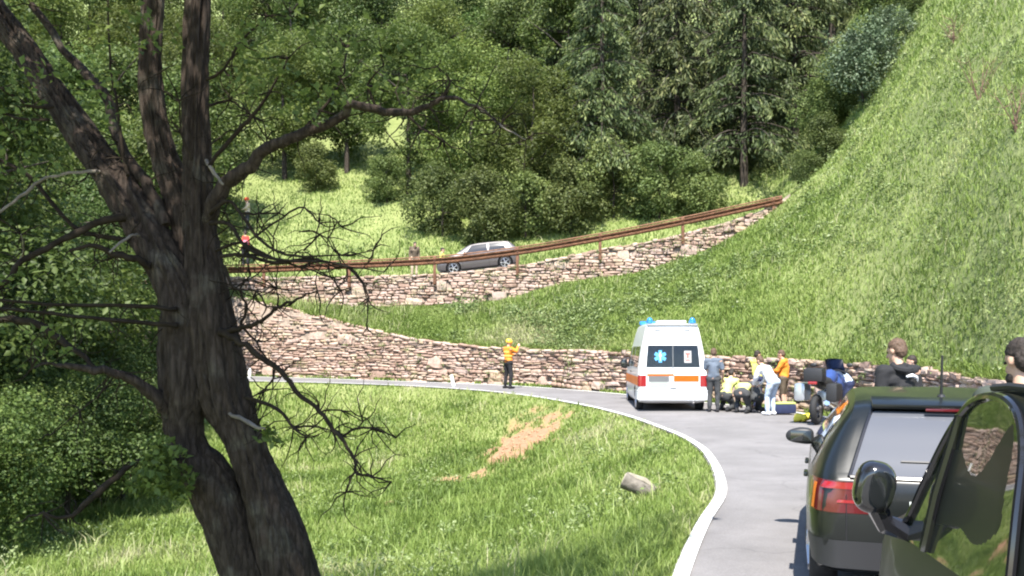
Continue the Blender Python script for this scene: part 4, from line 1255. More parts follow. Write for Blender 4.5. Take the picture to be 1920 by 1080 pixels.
class Car:
    """x runs from the tail (0) to the nose (L); y to the left is positive; z up"""
    def __init__(s, L, W, top, belt, bot, plan, tumble):
        s.L, s.W = L, W
        s.top = pchip(*zip(*top)); s.belt = pchip(*zip(*belt)); s.bot = pchip(*zip(*bot)); s.plan = pchip(*zip(*plan)); s.tumble = tumble
        s.topx = [p[0] for p in top]
    def section(s, x):
        w = s.W / 2 * float(s.plan(x)); zt = float(s.top(x)); zb = float(s.bot(x)); zl = min(float(s.belt(x)), zt - .03)
        t = zt - zl
        wr = .975 * w - s.tumble * t - .02
        h = zl - zb
        p = [(0, zb), (.72 * w, zb), (.92 * w, zb + .03), (.975 * w, zb + .12 * h + .03), (w, zb + .42 * h), (w * .997, zb + .72 * h), (w * .975, zl),
             ((.975 * w + wr) / 2 + .012 * min(1, t / .4), zl + .47 * t), (wr, zl + .88 * t), (wr - .035, zl + .96 * t), (wr - .10, zl + .985 * t), (wr * .5, zt - .001), (0, zt)]
        return p
    def hw(s, x, z):
        p = s.section(x)
        zs = [q[1] for q in p[3:9]]; ws = [q[0] for q in p[3:9]]
        return float(np.interp(z, zs, ws))
    def body(s, parent, mat, wheels=(), r=.33, name='body'):
        st = np.unique(np.r_[np.linspace(0, .5, 16), np.linspace(.5, s.L - .5, 26), np.linspace(s.L - .5, s.L, 12), s.topx])
        mb = MB(); rings = []
        for x in st:
            h = s.section(x)
            pts = [(x, y, z) for y, z in h] + [(x, -y, z) for y, z in h[-2:0:-1]]
            rings.append([mb.bm.verts.new(q) for q in pts])
        n = len(rings[0])
        for i in range(len(rings) - 1):
            for j in range(n):
                mb.bm.faces.new((rings[i][j], rings[i][(j + 1) % n], rings[i + 1][(j + 1) % n], rings[i + 1][j]))
        mb.bm.faces.new(rings[0]); mb.bm.faces.new(list(reversed(rings[-1])))
        me = mb.mesh(name, True, 32)
        o = obj(name, me, mat, parent)
        if wheels:
            cb = MB()
            for wx in wheels:
                cb.cyl((wx, -s.W, r + .0), (wx, -s.W / 2 + .27, r), r + .06, None, 28)
                cb.cyl((wx, s.W / 2 - .27, r), (wx, s.W, r), r + .06, None, 28)
            cut = bpy.data.objects.new('cut', cb.mesh('cut')); col.objects.link(cut)
            cut.data.materials.append(M['plastic_black']); o.data.materials.append(M['plastic_black'])
            saved = o.parent; o.parent = None
            m = o.modifiers.new('b', 'BOOLEAN'); m.operation = 'DIFFERENCE'; m.object = cut; m.solver = 'EXACT'; m.material_mode = 'TRANSFER'
            dg = bpy.context.evaluated_depsgraph_get()
            ne = bpy.data.meshes.new_from_object(o.evaluated_get(dg))
            o.modifiers.clear(); o.data = ne; o.parent = saved
            bpy.data.objects.remove(cut)
            b2 = bmesh.new(); b2.from_mesh(ne)
            for e in b2.edges:
                e.smooth = not (len(e.link_faces) == 2 and e.link_faces[0].normal.dot(e.link_faces[1].normal) < math.cos(R(32)))
            for f_ in b2.faces: f_.smooth = True
            b2.to_mesh(ne); b2.free()
        return o
    def side(s, name, mat, parent, side, xb0, xb1, xt0, xt1, f0=.06, f1=.86, lift=.005, n=10, zabs=None, arch=0.0):
        """panel on the flank between belt fractions f0..f1 of the cabin (or absolute heights)"""
        rows = []
        for i in range(n + 1):
            u = i / n; row = []
            for j in range(6):
                v = j / 5
                x = (xb0 + (xb1 - xb0) * u) * (1 - v) + (xt0 + (xt1 - xt0) * u) * v
                if zabs: z = zabs[0] + (zabs[1] - zabs[0]) * v
                else:
                    zl = float(s.belt(x)); t = float(s.top(x)) - zl
                    ff = f0 + (f1 - f0 - arch * (2 * u - 1) ** 2) * v
                    z = zl + ff * t
                row.append(Vector((x, side * (s.hw(x, z) + lift), z)))
            rows.append(row)
        mb = MB(); mb.grid(rows)
        return mb.build(name, mat, parent, True, 80)
    def profile_panel(s, name, mat, parent, x0, x1, y0, y1, lift=.006, n=10, sides=(-1, 1)):
        """pane lying on the sloping top profile between x0 and x1 (rear or front screen); half width y0 at x0, y1 at x1"""
        rows = []
        for i in range(n + 1):
            u = i / n; x = x0 + (x1 - x0) * u; z = float(s.top(x)); e = .004
            dz = (float(s.top(x + e)) - float(s.top(x - e))) / (2 * e)
            nn = Vector((-dz, 0, 1)).normalized()
            yy = y0 + (y1 - y0) * u
            row = []
            for j in range(9):
                y = yy * (-1 + 2 * j / 8)
                zz = -.02 * (y / max(yy, .01)) ** 2 * 0
                row.append(Vector((x, y, z + zz)) + nn * lift)
            rows.append(row)
        mb = MB(); mb.grid(rows)
        return mb.build(name, mat, parent, True, 80)
    def wrap(s, name, mat, parent, side, yin, xmax, z0, z1, lift=.006, z0b=None):
        """lamp that wraps from the tail face round the corner"""
        pts = []
        w0 = lambda z: s.hw(0, z)
        rows = []
        for k, z in enumerate(np.linspace(z0, z1, 5)):
            row = []
            for y in np.linspace(yin, w0(z) - .005, 5): row.append(Vector((-lift, side * y, z)))
            for x in np.linspace(.01, xmax, 6): row.append(Vector((x - lift * (1 - x / xmax), side * (s.hw(x, z) + lift), z)))
            rows.append(row)
        mb = MB(); mb.grid(rows)
        return mb.build(name, mat, parent, True, 80)
    def wheels(s, parent, xs, r, rim, wd=.2, inset=.02):
        for wx in xs:
            for sd in (-1, 1):
                w = obj('wheel', MB().cyl((0, sd * -.06, 0), (0, sd * .02, 0), r * .55, None, 16).mesh('hub'), M['plastic_black'], parent)
                w.location = (wx, sd * (s.W / 2 - inset - wd / 2), r)
                MB().torus((0, 0, 0), (0, 1, 0), r - .075, .075, 32, 10).build('tyre', M['tyre'], w).scale = (1, wd / .15, 1)
                rm = MB()
                yo = sd * (wd / 2 - .02)
                rm.torus((0, yo, 0), (0, 1, 0), r * .66, .02, 28, 6)
                for k in range(5):
                    a = 2 * math.pi * k / 5
                    rm.cyl((0, yo, 0), (math.cos(a) * r * .66, yo, math.sin(a) * r * .66), .045, .03, 6)
                rm.cyl((0, yo - .03, 0), (0, yo + .015, 0), .06, .05, 12)
                rm.build('rim', rim, w)
    def mirror(s, parent, side, x, z, mat, size=(.13, .24, .16)):
        y = side * (s.hw(x, z) + .12)
        mb = MB()
        yc = y + side * .02
        superball(mb, (x, yc, z), size, 3.4, 4)
        for v_ in mb.bm.verts:                            # taper to the outer tip, lower edge rises
            q = (v_.co.y - yc) * side / (size[1] / 2)
            v_.co.z += .10 * size[2] * q if v_.co.z < z else -.16 * size[2] * max(q, 0)
            if v_.co.x > x: v_.co.x -= .3 * size[0] * max(q, 0)
        mb.box((x + .02, side * (s.hw(x, z - .05) + .02), z - .06), (.05, .12, .035), None, .008)
        m = mb.build('mirror', mat, parent)
        g = MB(); g.box((x - size[0] / 2 - .001, y + side * .01, z), (.008, size[1] * .74, size[2] * .66), None, .003)
        g.build('mirror_glass', M['glass_dark'], m)
        return m

def hatchback(name, label, loc, heading, paint, L=4.1, W=1.78, H=1.46, belt=.94, pitch=0.0, dark_rear=None, rim='rim_silver', zr=.95, tumble=.33):
    t = empty(name, loc, math.pi / 2 - heading, 0, 0)
    t.rotation_euler = Euler((0, -pitch, math.pi / 2 - heading), 'XYZ')
    tag(t, label, 'car')
    k = H / 1.46
    c = Car(L, W,
            [(0, .80 * k), (.02, .90 * k), (.06, zr * k), (.18, 1.10 * k), (.36, 1.31 * k), (.46, 1.385 * k), (.62, 1.42 * k), (1.2, 1.455 * k), (1.9, 1.46 * k), (2.3, 1.42 * k), (2.65, 1.27 * k), (3.12, 1.0 * k), (3.3, .955 * k), (3.75, .86 * k), (L - .06, .74 * k), (L, .62 * k)],
            [(0, .86 * k), (.5, belt * k), (2.2, (belt - .03) * k), (3.1, (belt - .06) * k), (L, .66 * k)],
            [(0, .42), (.12, .28), (.5, .2), (L - .5, .2), (L - .1, .25), (L, .34)],
            [(0, .80), (.03, .875), (.1, .93), (.25, .972), (.6, 1.0), (L - 1.0, 1.0), (L - .4, .95), (L - .12, .84), (L, .68)], tumble)
    wb = (.72, L - .82)
    b = c.body(t, paint, wb, .315)
    c.wheels(t, wb, .315, M[rim])
    return t, c, b

# ---- black hatchback waiting ahead
HB = R(19)
rearL = Vector((1.93, 5.8, 0)); hv = Vector((math.sin(HB), math.cos(HB), 0)); rt = Vector((math.cos(HB), -math.sin(HB), 0))
loc = rearL + rt * .89
t, c, b = hatchback('parked_car', 'black hatchback seen from behind with short roof aerial, waiting on the road', loc, HB, M['paint_black'], 4.1, 1.78, 1.43, .90, tumble=.50)
c.profile_panel('rear_window', M['glass_sky_tone'], t, .045, .39, .60, .45, .014)
fr = MB()
for sy in (-1, 1):
    pts = [Vector((x, sy * (.61 - .15 * (x - .04) / .35), float(c.top(x)) + .004)) for x in np.linspace(.035, .405, 9)]
    fr.tube(pts, [.016] * 9, 6)
fr.tube([Vector((.035, y, float(c.top(.035)) + .004)) for y in np.linspace(-.61, .61, 7)], [.016] * 7, 6)
fr.build('window_seal', M['gloss_black'], t)
sp = MB(); sp.box((.44, 0, 1.378), (.20, .92, .035), Euler((0, R(-14), 0)), .014); sp.build('roof_spoiler', M['paint_black'], t)
bl = MB(); bl.box((.335, 0, 1.338), (.02, .26, .018), None, .004); bl.build('brake_light', M['lamp_red_dark'], t)
for sd in (-1, 1):
    c.side('side_window', M['glass_side'], t, sd, .62, 1.45, .74, 1.42)
    c.side('side_window', M['glass_side'], t, sd, 1.52, 2.72, 1.50, 2.25, .06, .86)
    lt = c.wrap('tail_light', M['lamp_red_dark'], t, sd, .50, .26, .68, .885)
    c.wrap('light_bar', M['lamp_red'], lt, sd, .52, .05, .835, .878, .010)
    c.wrap('reverse_lamp', M['lamp_red'], lt, sd, .53, .002, .745, .765, .010)
    sm = MB(); sm.tube([Vector((-.004, sd * .635, z)) for z in np.linspace(.50, .80, 5)], [.005] * 5, 4); sm.build('tailgate_seam', M['plastic_black'], t)
    q = MB(); rows = []
    for z in np.linspace(.69, .86, 5): rows.append([Vector((x, sd * (c.hw(x, z) + .010), z)) for x in np.linspace(.10, .145, 3)])
    q.grid(rows); q.build('indicator', M['lamp_amber'], lt)
    c.mirror(t, sd, 2.62, .93, M['plastic_black'], (.13, .25, .15))
    hd = MB(); hd.box((1.75, sd * (c.hw(1.75, .80) + .018), .80), (.2, .03, .03), None, .01); hd.build('door_handle', M['paint_black'], t)
    hd = MB(); hd.box((.75, sd * (c.hw(.75, .83) + .018), .83), (.2, .03, .03), None, .01); hd.build('door_handle', M['paint_black'], t)
    ln = MB(); ln.tube([Vector((x, sd * (c.hw(x, .80) + .004), .26 + .0 * x)) for x in np.linspace(1.0, 3.0, 6)], [.02] * 6, 6); ln.build('sill_trim', M['plastic_black'], t)
c.wrap('bumper', M['plastic_black'], t, 1, 0, .3, .32, .50, .004); c.wrap('bumper', M['plastic_black'], t, -1, 0, .3, .32, .50, .004)
pl = MB(); pl.box((-.012, 0, .72), (.012, .52, .11), None, .004); pl.build('number_plate', M['plate'], t)
an = MB(); an.cyl((.62, 0, 1.39), (.62, 0, 1.43), .035, .022, 10); an.cyl((.62, 0, 1.42), (.57, 0, 1.70), .010, .007, 8); an.build('aerial', M['plastic_black'], t)
wp = MB(); wp.tube([Vector((.105, y, float(c.top(.105)) + .028)) for y in (-.30, 0, .30)], [.006, .008, .009], 6); wp.build('wiper', M['plastic_black'], t)

# ---- near dark green city car, cut by the right edge
HN = R(10)
hv2 = Vector((math.sin(HN), math.cos(HN), 0)); rt2 = Vector((math.cos(HN), -math.sin(HN), 0))
NW, NL = 1.64, 3.55
hinge = Vector((1.66, 3.72, 0))
nx = 2.52                                            # hinge / mirror station along the car
loc = hinge - hv2 * nx + rt2 * (NW / 2)
t = empty('parked_car', loc, math.pi / 2 - HN)
tag(t, 'dark green small car in the near right corner, cut by the picture edge', 'car')
c = Car(NL, NW,
        [(0, .95), (.03, 1.05), (.12, 1.30), (.3, 1.50), (.5, 1.58), (1.0, 1.63), (1.7, 1.635), (2.05, 1.60), (2.3, 1.44), (2.72, 1.03), (2.85, .985), (3.2, .90), (NL - .06, .76), (NL, .6)],
        [(0, .98), (.5, 1.0), (2.0, .97), (2.72, .93), (NL, .66)],
        [(0, .42), (.12, .28), (.5, .2), (NL - .5, .2), (NL - .1, .25), (NL, .34)],
        [(0, .82), (.03, .88), (.1, .94), (.25, .975), (.6, 1.0), (NL - .9, 1.0), (NL - .35, .94), (NL - .12, .84), (NL, .68)], .12)
b = c.body(t, M['paint_green'], (.58, NL - .68), .30)
c.wheels(t, (.58, NL - .68), .30, M['rim_dark'])
for sd in (-1, 1):
    dr = c.side('door', M['paint_green'], t, sd, 1.28, 2.58, 1.34, 2.10, -.6, .95, .006, 16, None, .06)
    # frame around the front side window, a raised rubber arch
    def wpt(x, f, lift=.02):
        zl = float(c.belt(x)); tt = float(c.top(x)) - zl; z = zl + f * tt
        return Vector((x, sd * (c.hw(x, z) + lift), z))
    arch = [wpt(2.64, .04), wpt(2.50, .36), wpt(2.36, .62), wpt(2.20, .82), wpt(2.0, .91), wpt(1.76, .93), wpt(1.58, .87), wpt(1.46, .70), wpt(1.40, .40), wpt(1.38, .0)]
    arch_s = [Vector(p[:3]) for p in spline([(*p, 0) for p in arch], 5)]
    MB().tube(arch_s, [.015] * len(arch_s), 8).build('window_frame', M['gloss_black'], dr)
    inner = [p - Vector((0, sd * .006, 0)) for p in arch_s]
    gl = MB(); base = [wpt(2.64 + (1.38 - 2.64) * i / (len(inner) - 1), -.02, .012) for i in range(len(inner))]
    gl.grid([base, inner]); gl.build('side_window', M['glass_side'], dr, True, 80)
    qb = MB(); qp = [wpt(2.24, .0, .02), wpt(2.17, .40, .02), wpt(2.10, .86, .02)]; qb.tube(qp, [.02] * 3, 8); qb.build('quarter_bar', M['gloss_black'], dr)
    c.side('side_window', M['glass_side'], t, sd, .52, 1.26, .62, 1.30, .06, .84, .006)
    my = sd * (c.hw(2.5, 1.0) + .15); mz = 1.16
    mb = MB()
    superball(mb, (2.52, my, mz), (.15, .165, .225), 2.6, 4, Euler((R(10) * sd, R(-8), 0)))
    mb.tube([Vector((2.54, sd * (c.hw(2.54, .98) - .01), .97)), Vector((2.54, my - sd * .05, 1.0)), Vector((2.53, my - sd * .01, 1.08))], [.05, .045, .045], 8)
    m_ = mb.build('mirror', M['gloss_black'], t)
    g = MB(); superball(g, (2.452, my, mz), (.02, .14, .17), 2.6, 3, Euler((R(10) * sd, R(-8), 0))); g.build('mirror_glass', M['glass_dark'], m_)
    hd = MB(); hd.box((1.47, sd * (c.hw(1.47, .86) + .03), .86), (.2, .03, .035), None, .012); hd.build('door_handle', M['plastic_black'], dr)
    c.wrap('tail_light', M['lamp_red'], t, sd, .5, .14, .80, 1.02)
c.profile_panel('rear_window', M['glass_dark'], t, .10, .27, .58, .52, .01)
c.profile_panel('windscreen', M['glass_dark'], t, 2.14, 2.66, .55, .64, .01)
rb = MB(); rb.tube([Vector((x, c.hw(x, float(c.belt(x)) + .93 * (float(c.top(x)) - float(c.belt(x)))) - .02, float(c.top(x)) - .012)) for x in np.linspace(.5, 1.9, 10)], [.014] * 10, 6); rb.build('roof_trim', M['plastic_black'], t)

# ---- silver car on the upper road, heading left downhill
sx0 = (899 - CX) / F * 43.2
pz = upper_z(sx0, 43.2)
dzx = (upper_z(sx0 + 1, 43.2) - upper_z(sx0 - 1, 43.2)) / 2
HS = R(-90)
L = 4.05
t, c, b = hatchback('parked_car', 'silver hatchback on the upper road behind the guardrail', (sx0 + L / 2, 43.2, upper_z(sx0 + L / 2, 43.2)), HS, M['paint_silver'], L, 1.72, 1.41, .93, -math.atan(dzx), None, 'rim_silver', 1.0)
for sd in (-1, 1):
    c.side('side_window', M['glass_dark'], t, sd, .62, 1.45, .74, 1.42)
    c.side('side_window', M['glass_dark'], t, sd, 1.52, 2.72, 1.50, 2.25)
    c.wrap('tail_light', M['lamp_red'], t, sd, .50, .2, .72, .92)
    c.mirror(t, sd, 2.6, .96, M['paint_silver'])
    hl = MB(); hl.ball((L - .25, sd * .66, .66), .5, (.42, .24, .14), 2); hl.build('headlight', M['lamp_clear'], t)
    for hx in (.8, 1.75):
        hd = MB(); hd.box((hx, sd * (c.hw(hx, .8) + .015), .80), (.2, .03, .03), None, .01); hd.build('door_handle', M['paint_silver'], t)
    for (xa, xb_) in ((1.49, 1.50), (2.78, 2.72), (.60, .56)):
        ln = MB(); ln.tube([Vector((xa + (xb_ - xa) * q, sd * (c.hw(xa, .3 + .6 * q) + .001), .3 + .6 * q)) for q in np.linspace(0, 1, 6)], [.006] * 6, 4); ln.build('door_seam', M['plastic_black'], t)
c.profile_panel('rear_window', M['glass_dark'], t, .1, .36, .58, .52, .01)
c.profile_panel('windscreen', M['glass_dark'], t, 2.42, 3.02, .56, .66, .01)

# ---- ambulance
HA = R(3.0)
ax, ay = (1262 - CX) / F * 23.7, 23.7
t = empty('ambulance', (ax, ay, 0), math.pi / 2 - HA)
tag(t, 'white ambulance van with orange band and blue star on its dark rear window', 'ambulance')
L, W = 4.9, 1.90
c = Car(L, W,
        [(0, 1.05), (.015, 1.20), (.07, 1.80), (.10, 1.92), (.13, 2.15), (.17, 2.36), (.24, 2.42), (1.0, 2.45), (2.7, 2.44), (3.1, 2.32), (3.4, 1.98), (3.6, 1.80), (4.1, 1.22), (4.25, 1.12), (4.6, 1.02), (L - .05, .85), (L, .62)],
        [(0, 1.15), (.3, 1.20), (3.4, 1.18), (4.2, 1.05), (L, .8)],
        [(0, .34), (.15, .28), (.5, .24), (L - .5, .24), (L - .1, .28), (L, .36)],
        [(0, .93), (.03, .96), (.1, .985), (.25, 1.0), (L - 1.0, 1.0), (L - .4, .95), (L - .12, .86), (L, .72)], .155)
c.body(t, M['paint_white'], (.86, L - .92), .33)
c.wheels(t, (.86, L - .92), .33, M['rim_silver'])
def tail_x(z):
    xs_ = np.linspace(0, .24, 200); zs_ = c.top(xs_)
    return float(np.interp(z, zs_, xs_))
def tail_pane(name, mat, z0, z1, y0, y1, lift, parent, taper=0.0, n=5):
    rows = []
    for z in np.linspace(z0, z1, n):
        x = tail_x(z) if z > 1.05 else 0.0
        k = 1 - taper * (z - z0) / (z1 - z0)
        rows.append([Vector((x - lift, y * k, z)) for y in np.linspace(y0, y1, 7)])
    mb = MB(); mb.grid(rows)
    bmesh.ops.solidify(mb.bm, geom=mb.bm.faces[:], thickness=.004)
    return mb.build(name, mat, parent, True, 60)
win = tail_pane('rear_window', M['glass_dark'], 1.24, 1.83, -.72, .72, .012, t, .07)
tail_pane('window_divider', M['grey_plastic'], 1.25, 1.82, -.012, .012, .020, win)
# blue six armed star on the left pane
sx_, sz_ = .34, 1.53
st = MB()
for k in range(3):
    a = math.pi * k / 3
    dy, dz = math.sin(a), math.cos(a)
    px_, pz_ = -dz, dy
    hw_, hl_ = .045, .165
    q = [(sx_ + dy * hl_ + px_ * hw_, sz_ + dz * hl_ + pz_ * hw_), (sx_ + dy * hl_ - px_ * hw_, sz_ + dz * hl_ - pz_ * hw_), (sx_ - dy * hl_ - px_ * hw_, sz_ - dz * hl_ - pz_ * hw_), (sx_ - dy * hl_ + px_ * hw_, sz_ - dz * hl_ + pz_ * hw_)]
    st.poly([Vector((tail_x(z) - .022 - .002 * k, y, z)) for y, z in q])
star = st.build('star_emblem', M['star_blue'], win, False)
rod = MB(); rod.cyl((tail_x(sz_ - .12) - .032, sx_, sz_ - .12), (tail_x(sz_ + .12) - .030, sx_, sz_ + .12), .010, .010, 6)
rod.torus((tail_x(sz_ + .02) - .031, sx_, sz_ + .03), (1, 0, 0), .03, .008, 14, 5); rod.build('emblem_staff', M['sticker_white'], win)
tail_pane('window_sticker', M['sticker_white'], 1.36, 1.68, -.49, -.30, .020, win)
sk = MB()
for (y, z, w_, h_) in [(-.395, 1.60, .12, .04), (-.395, 1.53, .04, .10), (-.395, 1.43, .12, .03)]:
    sk.box((tail_x(z) - .026, y, z), (.004, w_, h_))
sk.build('sticker_print', M['sticker_red'], win, False)
tail_pane('orange_band', M['orange_film'], .85, 1.02, -.69, -.02, .008, t)
tail_pane('orange_band', M['orange_film'], 1.004, 1.06, -.02, .70, .008, t)
tail_pane('door_seam', M['grey_plastic'], .64, 1.235, -.006, .006, .010, t)
tail_pane('door_seam', M['grey_plastic'], 1.84, 2.2, -.006, .006, .006, t)
tail_pane('number_plate_recess', M['grey_plastic'], .84, 1.0, .10, .66, .005, t)
tail_pane('number_plate', M['plate'], .72, .84, .12, .62, .014, t)
for sd in (-1, 1):
    c.wrap('tail_light', M['lamp_red'], t, sd, .72, .09, .72, 1.02, .012)
    c.side('side_band', M['orange_film'], t, sd, .11, 4.2, .11, 4.2, 0, 1, .006, 24, (.74, .98))
    c.side('side_window', M['glass_dark'], t, sd, .35, 1.7, .40, 1.7, 0, 1, .006, 8, (1.24, 1.80))
    c.side('side_window', M['glass_dark'], t, sd, 1.85, 2.75, 1.85, 2.75, 0, 1, .006, 8, (1.24, 1.80))
    c.side('side_window', M['glass_dark'], t, sd, 2.95, 4.02, 2.95, 3.58, 0, 1, .006, 8, (1.20, 1.76))
    m_ = c.mirror(t, sd, 3.95, 1.28, M['plastic_black'], (.14, .22, .32))
    bk = MB(); bk.cyl((.45, sd * .58, 2.44), (.45, sd * .58, 2.49), .10, .10, 16); bk.ball((.45, sd * .58, 2.50), .085, (1, 1, 1.15), 2); bk.build('beacon', M['blue_lamp'], t)
    c.wrap('bumper', M['paint_white'], t, sd, 0, .45, .36, .63, .035)
    c.wrap('bumper_groove', M['grey_plastic'], t, sd, 0, .35, .575, .59, .040)
    hn = MB(); hn.box((2.2, sd * (c.hw(2.2, 1.08) + .02), 1.08), (.22, .03, .04), None, .01); hn.build('door_handle', M['plastic_black'], t)
    lb_ = MB(); lb_.box((.135, sd * .40, 2.245), (.02, .16, .045), None, .006); lb_.build('warning_lamp', M['grey_plastic'], t)
lb = MB(); lb.box((.20, 0, 2.385), (.14, 1.36, .06), None, .02); lb.build('roof_lip', M['grey_plastic'], t)
lb = MB(); lb.box((.55, 0, 2.475), (.5, .8, .07), None, .03); lb.build('roof_unit', M['paint_white'], t)
lb = MB(); lb.box((2.75, 0, 2.50), (.28, 1.3, .12), None, .04); lb.build('light_bar', M['blue_lamp'], t)
hd = MB(); hd.box((-.02, -.40, .66), (.02, .16, .045), None, .01); hd.build('exhaust_badge', M['grey_plastic'], t)
ex = MB(); ex.cyl((.05, -.55, .30), (.5, -.55, .30), .03, None, 10); ex.build('exhaust_pipe', M['chrome'], t)
hh = MB(); hh.box((-.016, .0, .69), (.02, .18, .05), None, .012); hh.build('tailgate_handle', M['grey_plastic'], t)
c.profile_panel('windscreen', M['glass_dark'], t, 3.64, 4.08, .70, .80, .01)

# ------------------------------------------------------------------ people
simple('skin', (.52, .32, .23), .55)
simple('hair_brown', (.09, .055, .035), .7, noise=.4, nscale=60, bump=.4)
simple('hair_dark', (.025, .018, .014), .7, noise=.4, nscale=60, bump=.4)
simple('hair_blond', (.42, .31, .18), .7, noise=.3, nscale=60, bump=.3)
CL = {'orange': (.80, .25, .03), 'yellow': (.72, .66, .16), 'hivis': (.62, .64, .22), 'black': (.014, .014, .016), 'charcoal': (.045, .047, .05), 'greyblue': (.105, .13, .17), 'white': (.70, .70, .72),
      'paleblue': (.42, .50, .62), 'navy': (.018, .026, .07), 'olive': (.042, .052, .040), 'red': (.60, .05, .04), 'pink': (.60, .22, .28), 'beige': (.55, .45, .32), 'maroon': (.14, .03, .03), 'lime': (.42, .5, .16), 'lightblue': (.25, .40, .62), 'brown': (.10, .075, .05)}
for k, cc in CL.items(): simple('cloth_' + k, cc, .85, noise=.12, nscale=9, bump=.25)
simple('helmet_yellow', (.78, .52, .06), .35, coat=.3)
simple('helmet_red', (.72, .10, .03), .35, coat=.3)

def remesh(mb, voxel, name, ratio=1.0, smooth=4):
    me = mb.mesh(name, False)
    o = bpy.data.objects.new('tmp', me); col.objects.link(o)
    m = o.modifiers.new('r', 'REMESH'); m.mode = 'VOXEL'; m.voxel_size = voxel; m.use_smooth_shade = True
    if smooth:
        s_ = o.modifiers.new('s', 'SMOOTH'); s_.iterations = smooth; s_.factor = .5
    if ratio < 1:
        d = o.modifiers.new('d', 'DECIMATE'); d.ratio = ratio
    dg = bpy.context.evaluated_depsgraph_get()
    ne = bpy.data.meshes.new_from_object(o.evaluated_get(dg)); ne.name = name
    bpy.data.objects.remove(o); bpy.data.meshes.remove(me)
    if name in ('jacket', 'trousers'):
        k = len(ne.vertices); co = np.zeros(k * 3, np.float32); no = np.zeros(k * 3, np.float32)
        ne.vertices.foreach_get('co', co); ne.vertices.foreach_get('normal', no); co = co.reshape(-1, 3); no = no.reshape(-1, 3)
        h = fbm(co[:, 0] * 9 + co[:, 1] * 7 + 40, co[:, 2] * 13 + co[:, 1] * 4 + 40, 3) - .5
        ne.vertices.foreach_set('co', (co + no * (h * .045)[:, None]).ravel().astype(np.float32)); ne.update()
    ne.polygons.foreach_set('use_smooth', np.ones(len(ne.polygons), bool))
    return ne

